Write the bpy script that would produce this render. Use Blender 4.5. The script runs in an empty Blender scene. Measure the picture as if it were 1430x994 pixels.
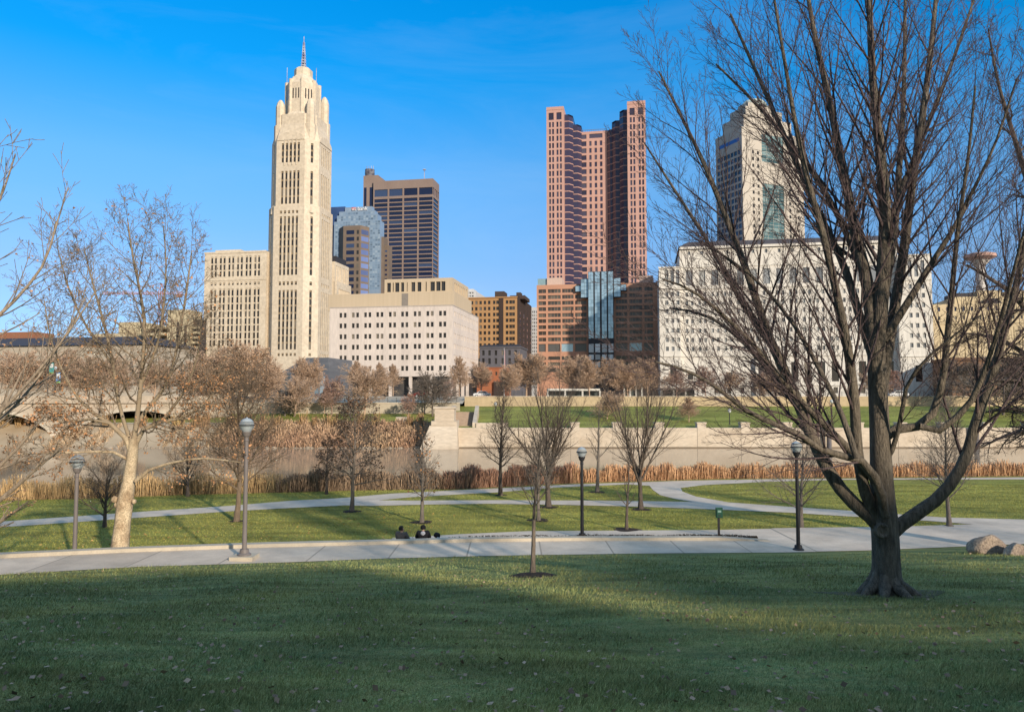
import bpy, math, random
import numpy as np
from mathutils import Vector, Matrix
from mathutils.geometry import tessellate_polygon
R = math.radians
sc = bpy.context.scene
col = sc.collection
rng = random.Random(7)
nrng = np.random.default_rng(11)

# ------------------------------------------------------------------ camera geometry
F, CX, CY, PITCH, ZC = 1050.0, 715.0, 497.0, R(3.2), 6.5
SUN_AZ, SUN_EL = R(33), R(18)          # sun stands behind the camera, 33 degrees to its right
SUN = Vector((math.sin(SUN_AZ)*math.cos(SUN_EL), -math.cos(SUN_AZ)*math.cos(SUN_EL), math.sin(SUN_EL)))
def ray(px, py):
    a = (px-CX)/F; b = (CY-py)/F
    return (a, math.cos(PITCH)-math.sin(PITCH)*b, math.sin(PITCH)+math.cos(PITCH)*b)
def at_z(px, py, z=0.0):
    r = ray(px, py); t = (z-ZC)/r[2]
    return Vector((r[0]*t, r[1]*t, z))
def at_y(px, py, Y):
    r = ray(px, py); t = Y/r[1]
    return Vector((r[0]*t, Y, ZC+r[2]*t))
def at_f(px, py, zf):
    z = 0.0
    for _ in range(30):
        p = at_z(px, py, z); z = .5*z+.5*zf(p.x)
    return Vector((p.x, p.y, zf(p.x)))

# ------------------------------------------------------------------ materials
MATS = {}
def mat(name, c, rough=.8, c2=None, scale=2.0, amount=.5, bump=0.0, bscale=None, spec=.3, metal=0.0, detail=5, stretch=None, rnd=0.0, alpha=None, fine=0.0):
    if name in MATS: return MATS[name]
    m = bpy.data.materials.new(name); m.use_nodes = True
    nt = m.node_tree; N = nt.nodes; L = nt.links
    b = N['Principled BSDF']
    b.inputs['Roughness'].default_value = rough
    b.inputs['Specular IOR Level'].default_value = spec
    b.inputs['Metallic'].default_value = metal
    tc = N.new('ShaderNodeTexCoord'); mp = N.new('ShaderNodeMapping')
    L.new(tc.outputs['Object'], mp.inputs['Vector'])
    if stretch: mp.inputs['Scale'].default_value = stretch
    nz = N.new('ShaderNodeTexNoise'); nz.inputs['Scale'].default_value = scale; nz.inputs['Detail'].default_value = detail
    L.new(mp.outputs[0], nz.inputs['Vector'])
    if c2 is None: c2 = tuple(v*.75 for v in c)
    mx = N.new('ShaderNodeMixRGB'); mx.inputs[1].default_value = (*c, 1); mx.inputs[2].default_value = (*c2, 1)
    rp = N.new('ShaderNodeMapRange'); rp.inputs[1].default_value = .5-.25/max(amount, .01)*.5; rp.inputs[2].default_value = .5+.25/max(amount, .01)*.5
    L.new(nz.outputs['Fac'], rp.inputs[0]); L.new(rp.outputs[0], mx.inputs[0])
    out = mx.outputs[0]
    if fine:
        nf = N.new('ShaderNodeTexNoise'); nf.inputs['Scale'].default_value = scale*9; nf.inputs['Detail'].default_value = 4
        L.new(mp.outputs[0], nf.inputs['Vector'])
        mf = N.new('ShaderNodeMapRange'); mf.inputs[1].default_value = .3; mf.inputs[2].default_value = .7
        mf.inputs[3].default_value = 1-fine; mf.inputs[4].default_value = 1+fine
        L.new(nf.outputs['Fac'], mf.inputs[0])
        mm = N.new('ShaderNodeVectorMath'); mm.operation = 'SCALE'
        L.new(out, mm.inputs[0]); L.new(mf.outputs[0], mm.inputs['Scale']); out = mm.outputs[0]
    if rnd:
        g = N.new('ShaderNodeNewGeometry')
        mr = N.new('ShaderNodeMapRange'); mr.inputs[3].default_value = 1-rnd; mr.inputs[4].default_value = 1+rnd
        L.new(g.outputs['Random Per Island'], mr.inputs[0])
        mm = N.new('ShaderNodeVectorMath'); mm.operation = 'SCALE'
        L.new(out, mm.inputs[0]); L.new(mr.outputs[0], mm.inputs['Scale']); out = mm.outputs[0]
    L.new(out, b.inputs['Base Color'])
    if bump:
        bn = N.new('ShaderNodeTexNoise'); bn.inputs['Scale'].default_value = bscale or scale*6; bn.inputs['Detail'].default_value = 6
        L.new(mp.outputs[0], bn.inputs['Vector'])
        bp = N.new('ShaderNodeBump'); bp.inputs['Strength'].default_value = bump; bp.inputs['Distance'].default_value = .05
        L.new(bn.outputs['Fac'], bp.inputs['Height']); L.new(bp.outputs[0], b.inputs['Normal'])
    MATS[name] = m
    return m
def glass(name, dark, blind, share=.2, rough=.12, spec=.5, metal=0.0):
    if name in MATS: return MATS[name]
    m = bpy.data.materials.new(name); m.use_nodes = True
    nt = m.node_tree; N = nt.nodes; L = nt.links; b = N['Principled BSDF']
    oi = N.new('ShaderNodeObjectInfo'); g = N.new('ShaderNodeNewGeometry')
    ad = N.new('ShaderNodeMath'); ad.operation = 'ADD'; L.new(oi.outputs['Random'], ad.inputs[0]); L.new(g.outputs['Random Per Island'], ad.inputs[1])
    fr = N.new('ShaderNodeMath'); fr.operation = 'FRACT'; L.new(ad.outputs[0], fr.inputs[0])
    cr = N.new('ShaderNodeValToRGB')
    e = cr.color_ramp.elements
    e[0].position = 0; e[0].color = (*[v*.7 for v in dark], 1)
    e[1].position = 1; e[1].color = (*blind, 1)
    k = e.new(1-share); k.color = (*[v*1.25 for v in dark], 1)
    L.new(fr.outputs[0], cr.inputs[0]); L.new(cr.outputs[0], b.inputs['Base Color'])
    b.inputs['Roughness'].default_value = rough; b.inputs['Specular IOR Level'].default_value = spec; b.inputs['Metallic'].default_value = metal
    MATS[name] = m
    return m
def grass_mat(name, a, b_, c_, big=.25, fine=9.0):
    m = bpy.data.materials.new(name); m.use_nodes = True
    nt = m.node_tree; N = nt.nodes; L = nt.links; b = N['Principled BSDF']
    b.inputs['Roughness'].default_value = .9; b.inputs['Specular IOR Level'].default_value = .1
    g = N.new('ShaderNodeNewGeometry')
    def noise(s, det=5):
        n = N.new('ShaderNodeTexNoise'); n.inputs['Scale'].default_value = s; n.inputs['Detail'].default_value = det
        L.new(g.outputs['Position'], n.inputs['Vector'])
        r = N.new('ShaderNodeMapRange'); r.inputs[1].default_value = .35; r.inputs[2].default_value = .65; L.new(n.outputs['Fac'], r.inputs[0])
        return r.outputs[0]
    m1 = N.new('ShaderNodeMixRGB'); m1.inputs[1].default_value = (*a, 1); m1.inputs[2].default_value = (*b_, 1); L.new(noise(big), m1.inputs[0])
    m2 = N.new('ShaderNodeMixRGB'); m2.inputs[2].default_value = (*c_, 1); L.new(m1.outputs[0], m2.inputs[1])
    f = N.new('ShaderNodeMath'); f.operation = 'MULTIPLY'; f.inputs[1].default_value = .55; L.new(noise(fine, 6), f.inputs[0]); L.new(f.outputs[0], m2.inputs[0])
    mp = N.new('ShaderNodeMapping'); mp.inputs['Scale'].default_value = (.22, 1.0, 1); mp.inputs['Rotation'].default_value = (0, 0, .12); L.new(g.outputs['Position'], mp.inputs[0])
    ns = N.new('ShaderNodeTexNoise'); ns.inputs['Scale'].default_value = big*4.5; ns.inputs['Detail'].default_value = 6; ns.inputs['Roughness'].default_value = .65; L.new(mp.outputs[0], ns.inputs['Vector'])
    rs = N.new('ShaderNodeMapRange'); rs.inputs[1].default_value = .32; rs.inputs[2].default_value = .68; rs.inputs[3].default_value = .62; rs.inputs[4].default_value = 1.3; L.new(ns.outputs['Fac'], rs.inputs[0])
    sv = N.new('ShaderNodeVectorMath'); sv.operation = 'SCALE'; L.new(m2.outputs[0], sv.inputs[0]); L.new(rs.outputs[0], sv.inputs['Scale'])
    isl = N.new('ShaderNodeMapRange'); isl.inputs[3].default_value = .65; isl.inputs[4].default_value = 1.4; L.new(g.outputs['Random Per Island'], isl.inputs[0])
    s = N.new('ShaderNodeVectorMath'); s.operation = 'SCALE'; L.new(sv.outputs[0], s.inputs[0])
    if 'blade' in name: L.new(isl.outputs[0], s.inputs['Scale'])
    else:
        nn = N.new('ShaderNodeTexNoise'); nn.inputs['Scale'].default_value = 38; nn.inputs['Detail'].default_value = 3; L.new(g.outputs['Position'], nn.inputs['Vector'])
        nr = N.new('ShaderNodeMapRange'); nr.inputs[1].default_value = .3; nr.inputs[2].default_value = .7; nr.inputs[3].default_value = .6; nr.inputs[4].default_value = 1.4
        L.new(nn.outputs['Fac'], nr.inputs[0]); L.new(nr.outputs[0], s.inputs['Scale'])
        bp = N.new('ShaderNodeBump'); bp.inputs['Strength'].default_value = .9; bp.inputs['Distance'].default_value = .06
        L.new(nn.outputs['Fac'], bp.inputs['Height']); L.new(bp.outputs[0], b.inputs['Normal'])
    L.new(s.outputs[0], b.inputs['Base Color'])
    return m
def concrete_mat(name, c, joint=3.0, slab=True):
    m = bpy.data.materials.new(name); m.use_nodes = True
    nt = m.node_tree; N = nt.nodes; L = nt.links; b = N['Principled BSDF']
    b.inputs['Roughness'].default_value = .85; b.inputs['Specular IOR Level'].default_value = .2
    g = N.new('ShaderNodeNewGeometry')
    n = N.new('ShaderNodeTexNoise'); n.inputs['Scale'].default_value = .6; n.inputs['Detail'].default_value = 8; n.inputs['Roughness'].default_value = .7
    L.new(g.outputs['Position'], n.inputs['Vector'])
    cr = N.new('ShaderNodeValToRGB'); e = cr.color_ramp.elements
    e[0].position = .3; e[0].color = (*[v*.72 for v in c], 1); e[1].position = .7; e[1].color = (*[v*1.12 for v in c], 1)
    L.new(n.outputs['Fac'], cr.inputs[0]); out = cr.outputs[0]
    n2 = N.new('ShaderNodeTexNoise'); n2.inputs['Scale'].default_value = 25; n2.inputs['Detail'].default_value = 4; L.new(g.outputs['Position'], n2.inputs['Vector'])
    r2 = N.new('ShaderNodeMapRange'); r2.inputs[3].default_value = .8; r2.inputs[4].default_value = 1.2; L.new(n2.outputs['Fac'], r2.inputs[0])
    s = N.new('ShaderNodeVectorMath'); s.operation = 'SCALE'; L.new(out, s.inputs[0]); L.new(r2.outputs[0], s.inputs['Scale']); out = s.outputs[0]
    if slab:
        uv = N.new('ShaderNodeUVMap'); sp = N.new('ShaderNodeSeparateXYZ'); L.new(uv.outputs[0], sp.inputs[0])
        d = N.new('ShaderNodeMath'); d.operation = 'DIVIDE'; d.inputs[1].default_value = joint; L.new(sp.outputs[0], d.inputs[0])
        fr = N.new('ShaderNodeMath'); fr.operation = 'FRACT'; L.new(d.outputs[0], fr.inputs[0])
        lt = N.new('ShaderNodeMath'); lt.operation = 'LESS_THAN'; lt.inputs[1].default_value = .035/joint*2; L.new(fr.outputs[0], lt.inputs[0])
        fl = N.new('ShaderNodeMath'); fl.operation = 'FLOOR'; L.new(d.outputs[0], fl.inputs[0])
        wn = N.new('ShaderNodeTexWhiteNoise'); wn.noise_dimensions = '1D'; L.new(fl.outputs[0], wn.inputs['W'])
        wr = N.new('ShaderNodeMapRange'); wr.inputs[3].default_value = .88; wr.inputs[4].default_value = 1.08; L.new(wn.outputs['Value'], wr.inputs[0])
        s3 = N.new('ShaderNodeVectorMath'); s3.operation = 'SCALE'; L.new(out, s3.inputs[0]); L.new(wr.outputs[0], s3.inputs['Scale'])
        mx = N.new('ShaderNodeMixRGB'); mx.inputs[2].default_value = (*[v*.55 for v in c], 1); L.new(s3.outputs[0], mx.inputs[1]); L.new(lt.outputs[0], mx.inputs[0]); out = mx.outputs[0]
    L.new(out, b.inputs['Base Color'])
    return m

# ------------------------------------------------------------------ object helpers
def tag(o, label=None, cat=None, group=None, kind=None):
    if label: o['label'] = label
    if cat: o['category'] = cat
    if group: o['group'] = group
    if kind: o['kind'] = kind
    return o
def link(o, parent=None):
    col.objects.link(o)
    if parent: o.parent = parent
    return o
def empty(name, loc, label=None, cat=None, group=None, rz=0):
    o = bpy.data.objects.new(name, None); link(o); o.location = loc; o.rotation_euler = (0, 0, rz)
    o.empty_display_size = .2
    return tag(o, label, cat, group)
class MB:
    def __init__(s): s.v = []; s.f = []; s.uv = []
    def quad(s, a, b, c, d, uv=None):
        i = len(s.v); s.v += [tuple(a), tuple(b), tuple(c), tuple(d)]; s.f.append((i, i+1, i+2, i+3)); s.uv += uv or [(0, 0)]*4
    def tri(s, a, b, c):
        i = len(s.v); s.v += [tuple(a), tuple(b), tuple(c)]; s.f.append((i, i+1, i+2)); s.uv += [(0, 0)]*3
    def poly(s, pts):
        i = len(s.v); s.v += [tuple(p) for p in pts]; s.f.append(tuple(range(i, i+len(pts)))); s.uv += [(0, 0)]*len(pts)
    def box(s, x0, x1, y0, y1, z0, z1):
        A = [(x0,y0,z0),(x1,y0,z0),(x1,y1,z0),(x0,y1,z0),(x0,y0,z1),(x1,y0,z1),(x1,y1,z1),(x0,y1,z1)]
        for f in ((0,1,5,4),(1,2,6,5),(2,3,7,6),(3,0,4,7),(4,5,6,7),(3,2,1,0)): s.quad(*[A[k] for k in f])
    def prism(s, pts, z0, z1, cap=True):
        n = len(pts)
        for i in range(n):
            a = pts[i]; b = pts[(i+1) % n]
            s.quad((*a, z0), (*b, z0), (*b, z1), (*a, z1))
        if cap:
            s.poly([(*p, z1) for p in pts]); s.poly([(*p, z0) for p in reversed(pts)])
    def loft(s, pts0, z0, pts1, z1):
        n = len(pts0)
        for i in range(n):
            j = (i+1) % n
            s.quad((*pts0[i], z0), (*pts0[j], z0), (*pts1[j], z1), (*pts1[i], z1))
    def bar(s, a, b, w):
        a = Vector(a); b = Vector(b); d = (b-a).normalized()
        u = d.cross(Vector((0, 0, 1)));
        if u.length < .01: u = Vector((1, 0, 0))
        u.normalize(); v = d.cross(u)
        P = [(u+v)*w, (u-v)*w, (-u-v)*w, (v-u)*w]
        for i in range(4):
            p = P[i]; q = P[(i+1) % 4]; s.quad(a+p, a+q, b+q, b+p)
        s.quad(*[a+p for p in reversed(P)]); s.quad(*[b+p for p in P])
    def lathe(s, prof, n=20, c=(0, 0)):
        for (r0, z0), (r1, z1) in zip(prof, prof[1:]):
            for i in range(n):
                t0 = 2*math.pi*i/n; t1 = 2*math.pi*(i+1)/n
                s.quad((c[0]+r0*math.cos(t0), c[1]+r0*math.sin(t0), z0), (c[0]+r0*math.cos(t1), c[1]+r0*math.sin(t1), z0),
                       (c[0]+r1*math.cos(t1), c[1]+r1*math.sin(t1), z1), (c[0]+r1*math.cos(t0), c[1]+r1*math.sin(t0), z1))
    def mesh(s, name, m, smooth=False, weld=False):
        me = bpy.data.meshes.new(name); me.from_pydata(s.v, [], s.f); me.materials.append(m)
        if any(u != (0, 0) for u in s.uv):
            l = me.uv_layers.new(name='UVMap'); k = 0
            for p in me.polygons:
                for li in p.loop_indices: l.data[li].uv = s.uv[me.loops[li].vertex_index]
        if weld:
            import bmesh
            bm = bmesh.new(); bm.from_mesh(me); bmesh.ops.remove_doubles(bm, verts=bm.verts, dist=1e-4); bm.to_mesh(me); bm.free()
        if smooth: me.shade_smooth()
        me.update(); return me
    def build(s, name, m, parent=None, smooth=False, weld=False):
        return link(bpy.data.objects.new(name, s.mesh(name, m, smooth, weld)), parent)
def np_mesh(name, V, Fq, m, smooth=False):
    me = bpy.data.meshes.new(name); V = np.asarray(V, np.float32); Fq = np.asarray(Fq, np.int32); k = Fq.shape[1]
    me.vertices.add(len(V)); me.vertices.foreach_set('co', V.ravel())
    me.loops.add(Fq.size); me.loops.foreach_set('vertex_index', Fq.ravel())
    me.polygons.add(len(Fq)); me.polygons.foreach_set('loop_start', np.arange(0, Fq.size, k, dtype=np.int32))
    me.materials.append(m); me.update(calc_edges=True)
    if smooth: me.shade_smooth()
    return me
def tubes(name, paths, m, sides=None):
    groups = {}
    for pts, rad in paths:
        r = rad[0]; s = sides or (12 if r > .12 else 7 if r > .04 else 5 if r > .018 else 3)
        groups.setdefault((len(pts), s), []).append((pts, rad))
    Vs, Fs, off = [], [], 0
    for (n, s), L in groups.items():
        P = np.array([a for a, _ in L], float); Rr = np.array([b for _, b in L], float); k = len(L)
        T = np.gradient(P, axis=1); T /= np.linalg.norm(T, axis=2, keepdims=True)+1e-9
        mean = T.mean(axis=1); ref = np.tile([0., 0., 1.], (k, 1)); ref[np.abs(mean[:, 2]) > .8] = [1., 0., 0.]
        Nn = np.cross(T, ref[:, None, :]); Nn /= np.linalg.norm(Nn, axis=2, keepdims=True)+1e-9
        B = np.cross(T, Nn)
        a = np.arange(s)*2*np.pi/s
        V = P[:, :, None, :]+Rr[:, :, None, None]*(np.cos(a)[None, None, :, None]*Nn[:, :, None, :]+np.sin(a)[None, None, :, None]*B[:, :, None, :])
        Vs.append(V.reshape(-1, 3))
        idx = np.arange(k*n*s).reshape(k, n, s)+off
        a0 = idx[:, :-1, :]; b0 = idx[:, 1:, :]
        Fs.append(np.stack([a0, np.roll(a0, -1, 2), np.roll(b0, -1, 2), b0], -1).reshape(-1, 4)); off += k*n*s
    return np_mesh(name, np.concatenate(Vs), np.concatenate(Fs), m, True)
def leaf_mesh(name, C, size, m, flat=False, seed=1):
    g = np.random.default_rng(seed); C = np.asarray(C, float); n = len(C)
    s = size*g.uniform(.6, 1.3, n)
    a = g.normal(size=(n, 3)); a[:, 2] *= .15 if flat else 1.0; a /= np.linalg.norm(a, axis=1, keepdims=True)
    b = g.normal(size=(n, 3)); b[:, 2] *= .25 if flat else 1.0; b -= (a*b).sum(1, keepdims=True)*a; b /= np.linalg.norm(b, axis=1, keepdims=True)
    c = np.cross(a, b)
    s = s[:, None]
    V = np.stack([C-a*s*.5, C+b*s*.38+c*s*.1, C+a*s*.5+c*s*.12, C-b*s*.38+c*s*.1], 1).reshape(-1, 3)
    return np_mesh(name, V, np.arange(n*4).reshape(n, 4), m)

# ------------------------------------------------------------------ setting materials
M_near = grass_mat('lawn_turf', (.14, .20, .082), (.255, .27, .088), (.33, .29, .115), .35, 7)
M_low = grass_mat('lower_turf', (.22, .235, .045), (.28, .275, .06), (.35, .30, .10), .18, 5)
M_blade = grass_mat('grass_blade', (.16, .225, .09), (.275, .29, .10), (.38, .33, .145), .35, 7)
M_far = grass_mat('bank_turf', (.19, .225, .045), (.24, .25, .06), (.29, .26, .09), .08, 2)
M_conc = concrete_mat('path_concrete', (.64, .525, .405), 3.0)
M_conc2 = concrete_mat('walk_concrete', (.62, .51, .40), 3.0, False)
M_kerb = concrete_mat('kerb_concrete', (.50, .43, .33), 3.0, False)
M_wallc = mat('river_wall_stone', (.58, .50, .40), .85, (.44, .36, .27), .12, .6, .3, 3, fine=.12, stretch=(1, 1, 3))
M_soil = mat('bank_soil', (.10, .075, .05), .95, (.06, .045, .03), .5, .6, .5)
M_pave = mat('street_paving', (.22, .20, .18), .9, (.15, .14, .13), .1, .5)
M_mulch = mat('mulch', (.055, .037, .026), .95, (.022, .015, .011), 14, .9, 1.0, 40)

# ------------------------------------------------------------------ near ground
def zpath(x): return .028*max(0., 12.0-x) if x > 11 or True else 0
def curve(pxs, zf):
    P = [at_f(a, b, zf) for a, b in pxs]; P.sort(key=lambda p: p.x)
    xs = [p.x for p in P]; ys = [p.y for p in P]
    return lambda x: float(np.interp(x, xs, ys))
near_edge = curve([(-700, 845), (-200, 817), (0, 803), (100, 797), (200, 791.5), (400, 785.5), (540, 780), (700, 776), (900, 773), (1122, 771), (1220, 769), (1262, 767), (1357, 763), (1430, 760), (1800, 752), (2200, 748)], zpath)
kerb_front = curve([(-700, 812), (-200, 790), (0, 780), (169, 772), (360, 765), (560, 760), (640, 757.5), (800, 755.5), (1000, 755), (1095, 756), (1200, 756)], zpath)
zero = lambda x: 0.0
walk_far = curve([(400, 757), (540, 751.2), (600, 748.5), (640, 746), (738, 741.6), (1000, 740), (1105, 737.5), (1245, 736), (1367, 732), (1500, 729), (2200, 722)], zero)
bank = curve([(-900, 735), (-200, 711), (0, 699), (160, 695), (250, 691), (380, 688), (500, 684.5), (640, 683), (800, 674.5), (1000, 668.5), (1430, 664.5), (2000, 664), (2600, 664)], zero)
X_END = 12.9
KW = .46
def hill(x, y):
    ye = near_edge(x); ze = zpath(x)
    if y >= ye: return ze
    top = 4.9+.004*x
    t = (ye-y)/ye
    z = ze+(top-ze)*t
    if y < -2: z = ze+(top-ze)*(1+2/ye) + .03*(-2-y)
    k = min(1, (ye-y)/3)
    return z+k*(.05*math.sin(x*.45+1)*math.sin(y*.5)+.025*math.sin(x*1.3+y*.9))
def strip(name, xs, ya, yb, za, zb, m, rows=1, uvs=True, kind='structure'):
    mb = MB(); acc = 0
    for x0, x1 in zip(xs, xs[1:]):
        a0, a1, b0, b1 = ya(x0), ya(x1), yb(x0), yb(x1)
        d = math.hypot(x1-x0, a1-a0)
        for k in range(rows):
            s0 = k/rows; s1 = (k+1)/rows
            L = lambda a, b, s: a+(b-a)*s
            mb.quad((x0, L(a0, b0, s0), L(za(x0), zb(x0), s0)), (x1, L(a1, b1, s0), L(za(x1), zb(x1), s0)),
                    (x1, L(a1, b1, s1), L(za(x1), zb(x1), s1)), (x0, L(a0, b0, s1), L(za(x0), zb(x0), s1)),
                    [(acc+.001, s0+.001), (acc+d, s0+.001), (acc+d, s1), (acc+.001, s1)])
        acc += d
    o = mb.build(name, m); tag(o, kind=kind); return o
def lin(a, b, n): return [a+(b-a)*i/n for i in range(n+1)]
# hillside lawn
xs = lin(-75, 75, 150); mbx = []
V = []; rows = 64
for x in xs:
    ye = near_edge(x)+.05
    for j in range(rows+1):
        y = ye-(ye+60)*(j/rows)**1.4
        V.append((x, y, hill(x, y)))
Fq = []
for i in range(len(xs)-1):
    for j in range(rows):
        a = i*(rows+1)+j; Fq.append((a, a+1, a+rows+2, a+rows+1))
Fq = [(a, d, c, b) for a, b, c, d in Fq]
o = link(bpy.data.objects.new('lawn', np_mesh('lawn', V, Fq, M_near, True))); tag(o, kind='structure')
# upper path, kerb wall, lower walk, plaza
strip('path', lin(-75, X_END, 120), near_edge, kerb_front, lambda x: zpath(x)+.02, lambda x: zpath(x)+.02, M_conc)
strip('plaza', lin(X_END, 75, 60), near_edge, walk_far, lambda x: .030, lambda x: .030, M_conc2, 3)
xw0 = at_z(548, 751.5).x
kb = lambda x: kerb_front(x)+KW
strip('lower_walk', lin(xw0, X_END+.05, 50), lambda x: kerb_front(x)+(.04 if x < X_END-1.3 else -.06), walk_far, lambda x: .014, lambda x: .014, M_conc2, 2)
mb = MB(); ks = lin(-75, X_END-1.2, 110)
for x0, x1 in zip(ks, ks[1:]):
    h = lambda x: zpath(x)+.15*min(1, max(0.2, (X_END-.4-x)/3))
    for (ya, yb, za, zb) in ((lambda x: kerb_front(x), lambda x: kerb_front(x)+.02, lambda x: zpath(x), h),
                             (lambda x: kerb_front(x)+.02, lambda x: kb(x)-.02, h, h),
                             (lambda x: kb(x)-.02, lambda x: kb(x), h, lambda x: -.1)):
        mb.quad((x0, ya(x0), za(x0)), (x1, ya(x1), za(x1)), (x1, yb(x1), zb(x1)), (x0, yb(x0), zb(x0)))
    if int(x1/3.6) != int(x0/3.6): pass
x = ks[-1]; mb.quad((x, kerb_front(x), 0), (x, kb(x), 0), (x, kb(x), h(x)), (x, kerb_front(x), h(x)))
tag(mb.build('kerb_wall', M_kerb), 'long low concrete kerb wall between the upper path and the lower lawn', 'kerb wall')
# lower lawn sheet and river bank
strip('lower_lawn', lin(-140, 140, 140), lambda x: (kb(x)-.05 if x < X_END-1.2 else near_edge(x)-.02), bank, zero, zero, M_low, 4)
strip('river_bank', lin(-140, 140, 90), bank, lambda x: bank(x)+9, zero, lambda x: -3.2, M_soil, 2)
def sheet(name, pxs, z, m, kind='structure'):
    pts = [at_z(a, b, z) for a, b in pxs]
    tris = tessellate_polygon([pts]); mb = MB()
    for t in tris:
        a, b, c = [pts[i] for i in t]
        if (b-a).cross(c-a).z < 0: b, c = c, b
        mb.tri(a, b, c)
    o = mb.build(name, m, weld=True); return tag(o, kind=kind)
sheet('park_path', [(-300, 761), (0, 736), (200, 722), (330, 713), (404, 709), (489, 705), (520, 699), (573, 694), (640, 690), (696, 687), (775, 680.5), (877, 676), (907, 678), (951, 681), (982, 677), (1070, 672.4), (1175, 669.6), (1700, 668.6),
      (1700, 665.8), (1430, 666.2), (1070, 668.8), (950, 671), (893, 673), (798, 676), (724, 680), (640, 684), (545, 689), (478, 695), (404, 699), (320, 706), (200, 714), (0, 728), (-300, 752)], .016, M_conc2)
sheet('loop_path', [(478, 705), (517, 706), (602, 704), (680, 703), (781, 704.5), (893, 707), (1000, 711), (1105, 715.5), (1175, 720), (1297, 727), (1350, 731), (1550, 741), (1550, 731), (1430, 725), (1315, 722), (1192, 713), (1098, 707), (1017, 701), (972, 693), (953, 686), (951, 681.5),
      (930, 674), (903, 675), (907, 678), (912, 684), (922, 691), (944, 696.6), (968, 700.3), (837, 698.6), (696, 698), (573, 698.6), (503, 698)], .022, M_conc2)

# ------------------------------------------------------------------ river, far bank, city ground
def water_mat():
    m = bpy.data.materials.new('river_water'); m.use_nodes = True
    nt = m.node_tree; N = nt.nodes; L = nt.links; b = N['Principled BSDF']
    b.inputs['Base Color'].default_value = (.36, .26, .17, 1); b.inputs['Roughness'].default_value = .07; b.inputs['IOR'].default_value = 1.16
    g = N.new('ShaderNodeNewGeometry'); mp = N.new('ShaderNodeMapping'); mp.inputs['Scale'].default_value = (.35, 1.1, 1); L.new(g.outputs['Position'], mp.inputs[0])
    n = N.new('ShaderNodeTexNoise'); n.inputs['Scale'].default_value = 1.3; n.inputs['Detail'].default_value = 4; L.new(mp.outputs[0], n.inputs['Vector'])
    bp = N.new('ShaderNodeBump'); bp.inputs['Strength'].default_value = .035; bp.inputs['Distance'].default_value = .15; L.new(n.outputs['Fac'], bp.inputs['Height']); L.new(bp.outputs[0], b.inputs['Normal'])
    return m
mb = MB(); mb.quad((-900, 45, -2.5), (900, 45, -2.5), (900, 152, -2.5), (-900, 152, -2.5)); tag(mb.build('river', water_mat()), kind='structure')
mb = MB(); mb.quad((-9000, -400, -8), (9000, -400, -8), (9000, 12000, -8), (-9000, 12000, -8)); tag(mb.build('ground', M_soil), kind='structure')
STREET = 7.0
mb = MB(); mb.quad((-6000, 174, STREET-.3), (6000, 174, STREET-.3), (6000, 9000, STREET-.3), (-6000, 9000, STREET-.3)); tag(mb.build('street', M_pave), kind='structure')
YW = 137.0
XL = at_y(612, 600, YW).x
# far bank: right of the pedestal a wall and a lawn slope, left of it a planted slope
mb = MB()
prof_r = [(YW+1.0, 1.05), (YW+8, 1.9), (YW+18, 3.6), (YW+27.9, 4.7)]
for (y0, z0), (y1, z1) in zip(prof_r, prof_r[1:]):
    for a, b in zip(lin(XL, 700, 40), lin(XL, 700, 40)[1:]): mb.quad((a, y0, z0), (b, y0, z0), (b, y1, z1), (a, y1, z1))
tag(mb.build('far_lawn', M_far), kind='structure')
mb = MB()
prof_l = [(YW+9.2, 1.75), (YW+12, 2.2), (YW+20.0, 3.25)]
for (y0, z0), (y1, z1) in zip(prof_l, prof_l[1:]): mb.quad((-700, y0, z0), (XL, y0, z0), (XL, y1, z1), (-700, y1, z1))
tag(mb.build('far_lawn_strip', M_far), kind='structure')
mb = MB(); mb.quad((-700, YW-1, -3.0), (XL, YW-1, -3.0), (XL, YW+8.0, 1.55), (-700, YW+8.0, 1.55)); tag(mb.build('far_bank', mat('sandy_bank', (.46, .37, .26), .95, (.34, .26, .17), .25, .6, .3)), kind='structure')
mb = MB(); mb.quad((-700, YW+8.0, 1.6), (XL, YW+8.0, 1.6), (XL, YW+9.4, 1.78), (-700, YW+9.4, 1.78)); tag(mb.build('far_path', M_kerb), kind='structure')
# river wall
xr = at_y(1900, 600, YW).x
root = empty('river_wall', (XL, YW, -3), 'long pale stone river wall with upright piers on the far bank', 'river wall')
mb = MB(); mb.box(0, xr-XL, 0, 1.2, 0, 3.62); mb.box(0, xr-XL, .0, 1.3, 3.63, 4.1)
mb.build('wall_face', M_wallc, root)
mb = MB(); mb.box(0, xr-XL, -.6, -.01, 0, .66); mb.build('footing', mat('wet_stone', (.20, .15, .10), .6, (.12, .09, .06), .5), root)
pier = MB(); pier.box(-.8, .8, -.07, 1.5, .67, 4.85); pier.box(-.9, .9, -.13, 1.6, 4.86, 5.1); pm = pier.mesh('pier', M_wallc)
for p in (803, 862, 921, 980, 1041, 1100, 1200, 1260, 1320, 1380, 1440, 1500):
    o = link(bpy.data.objects.new('pier', pm), root); o.location.x = at_y(p, 600, YW).x-XL
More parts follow.
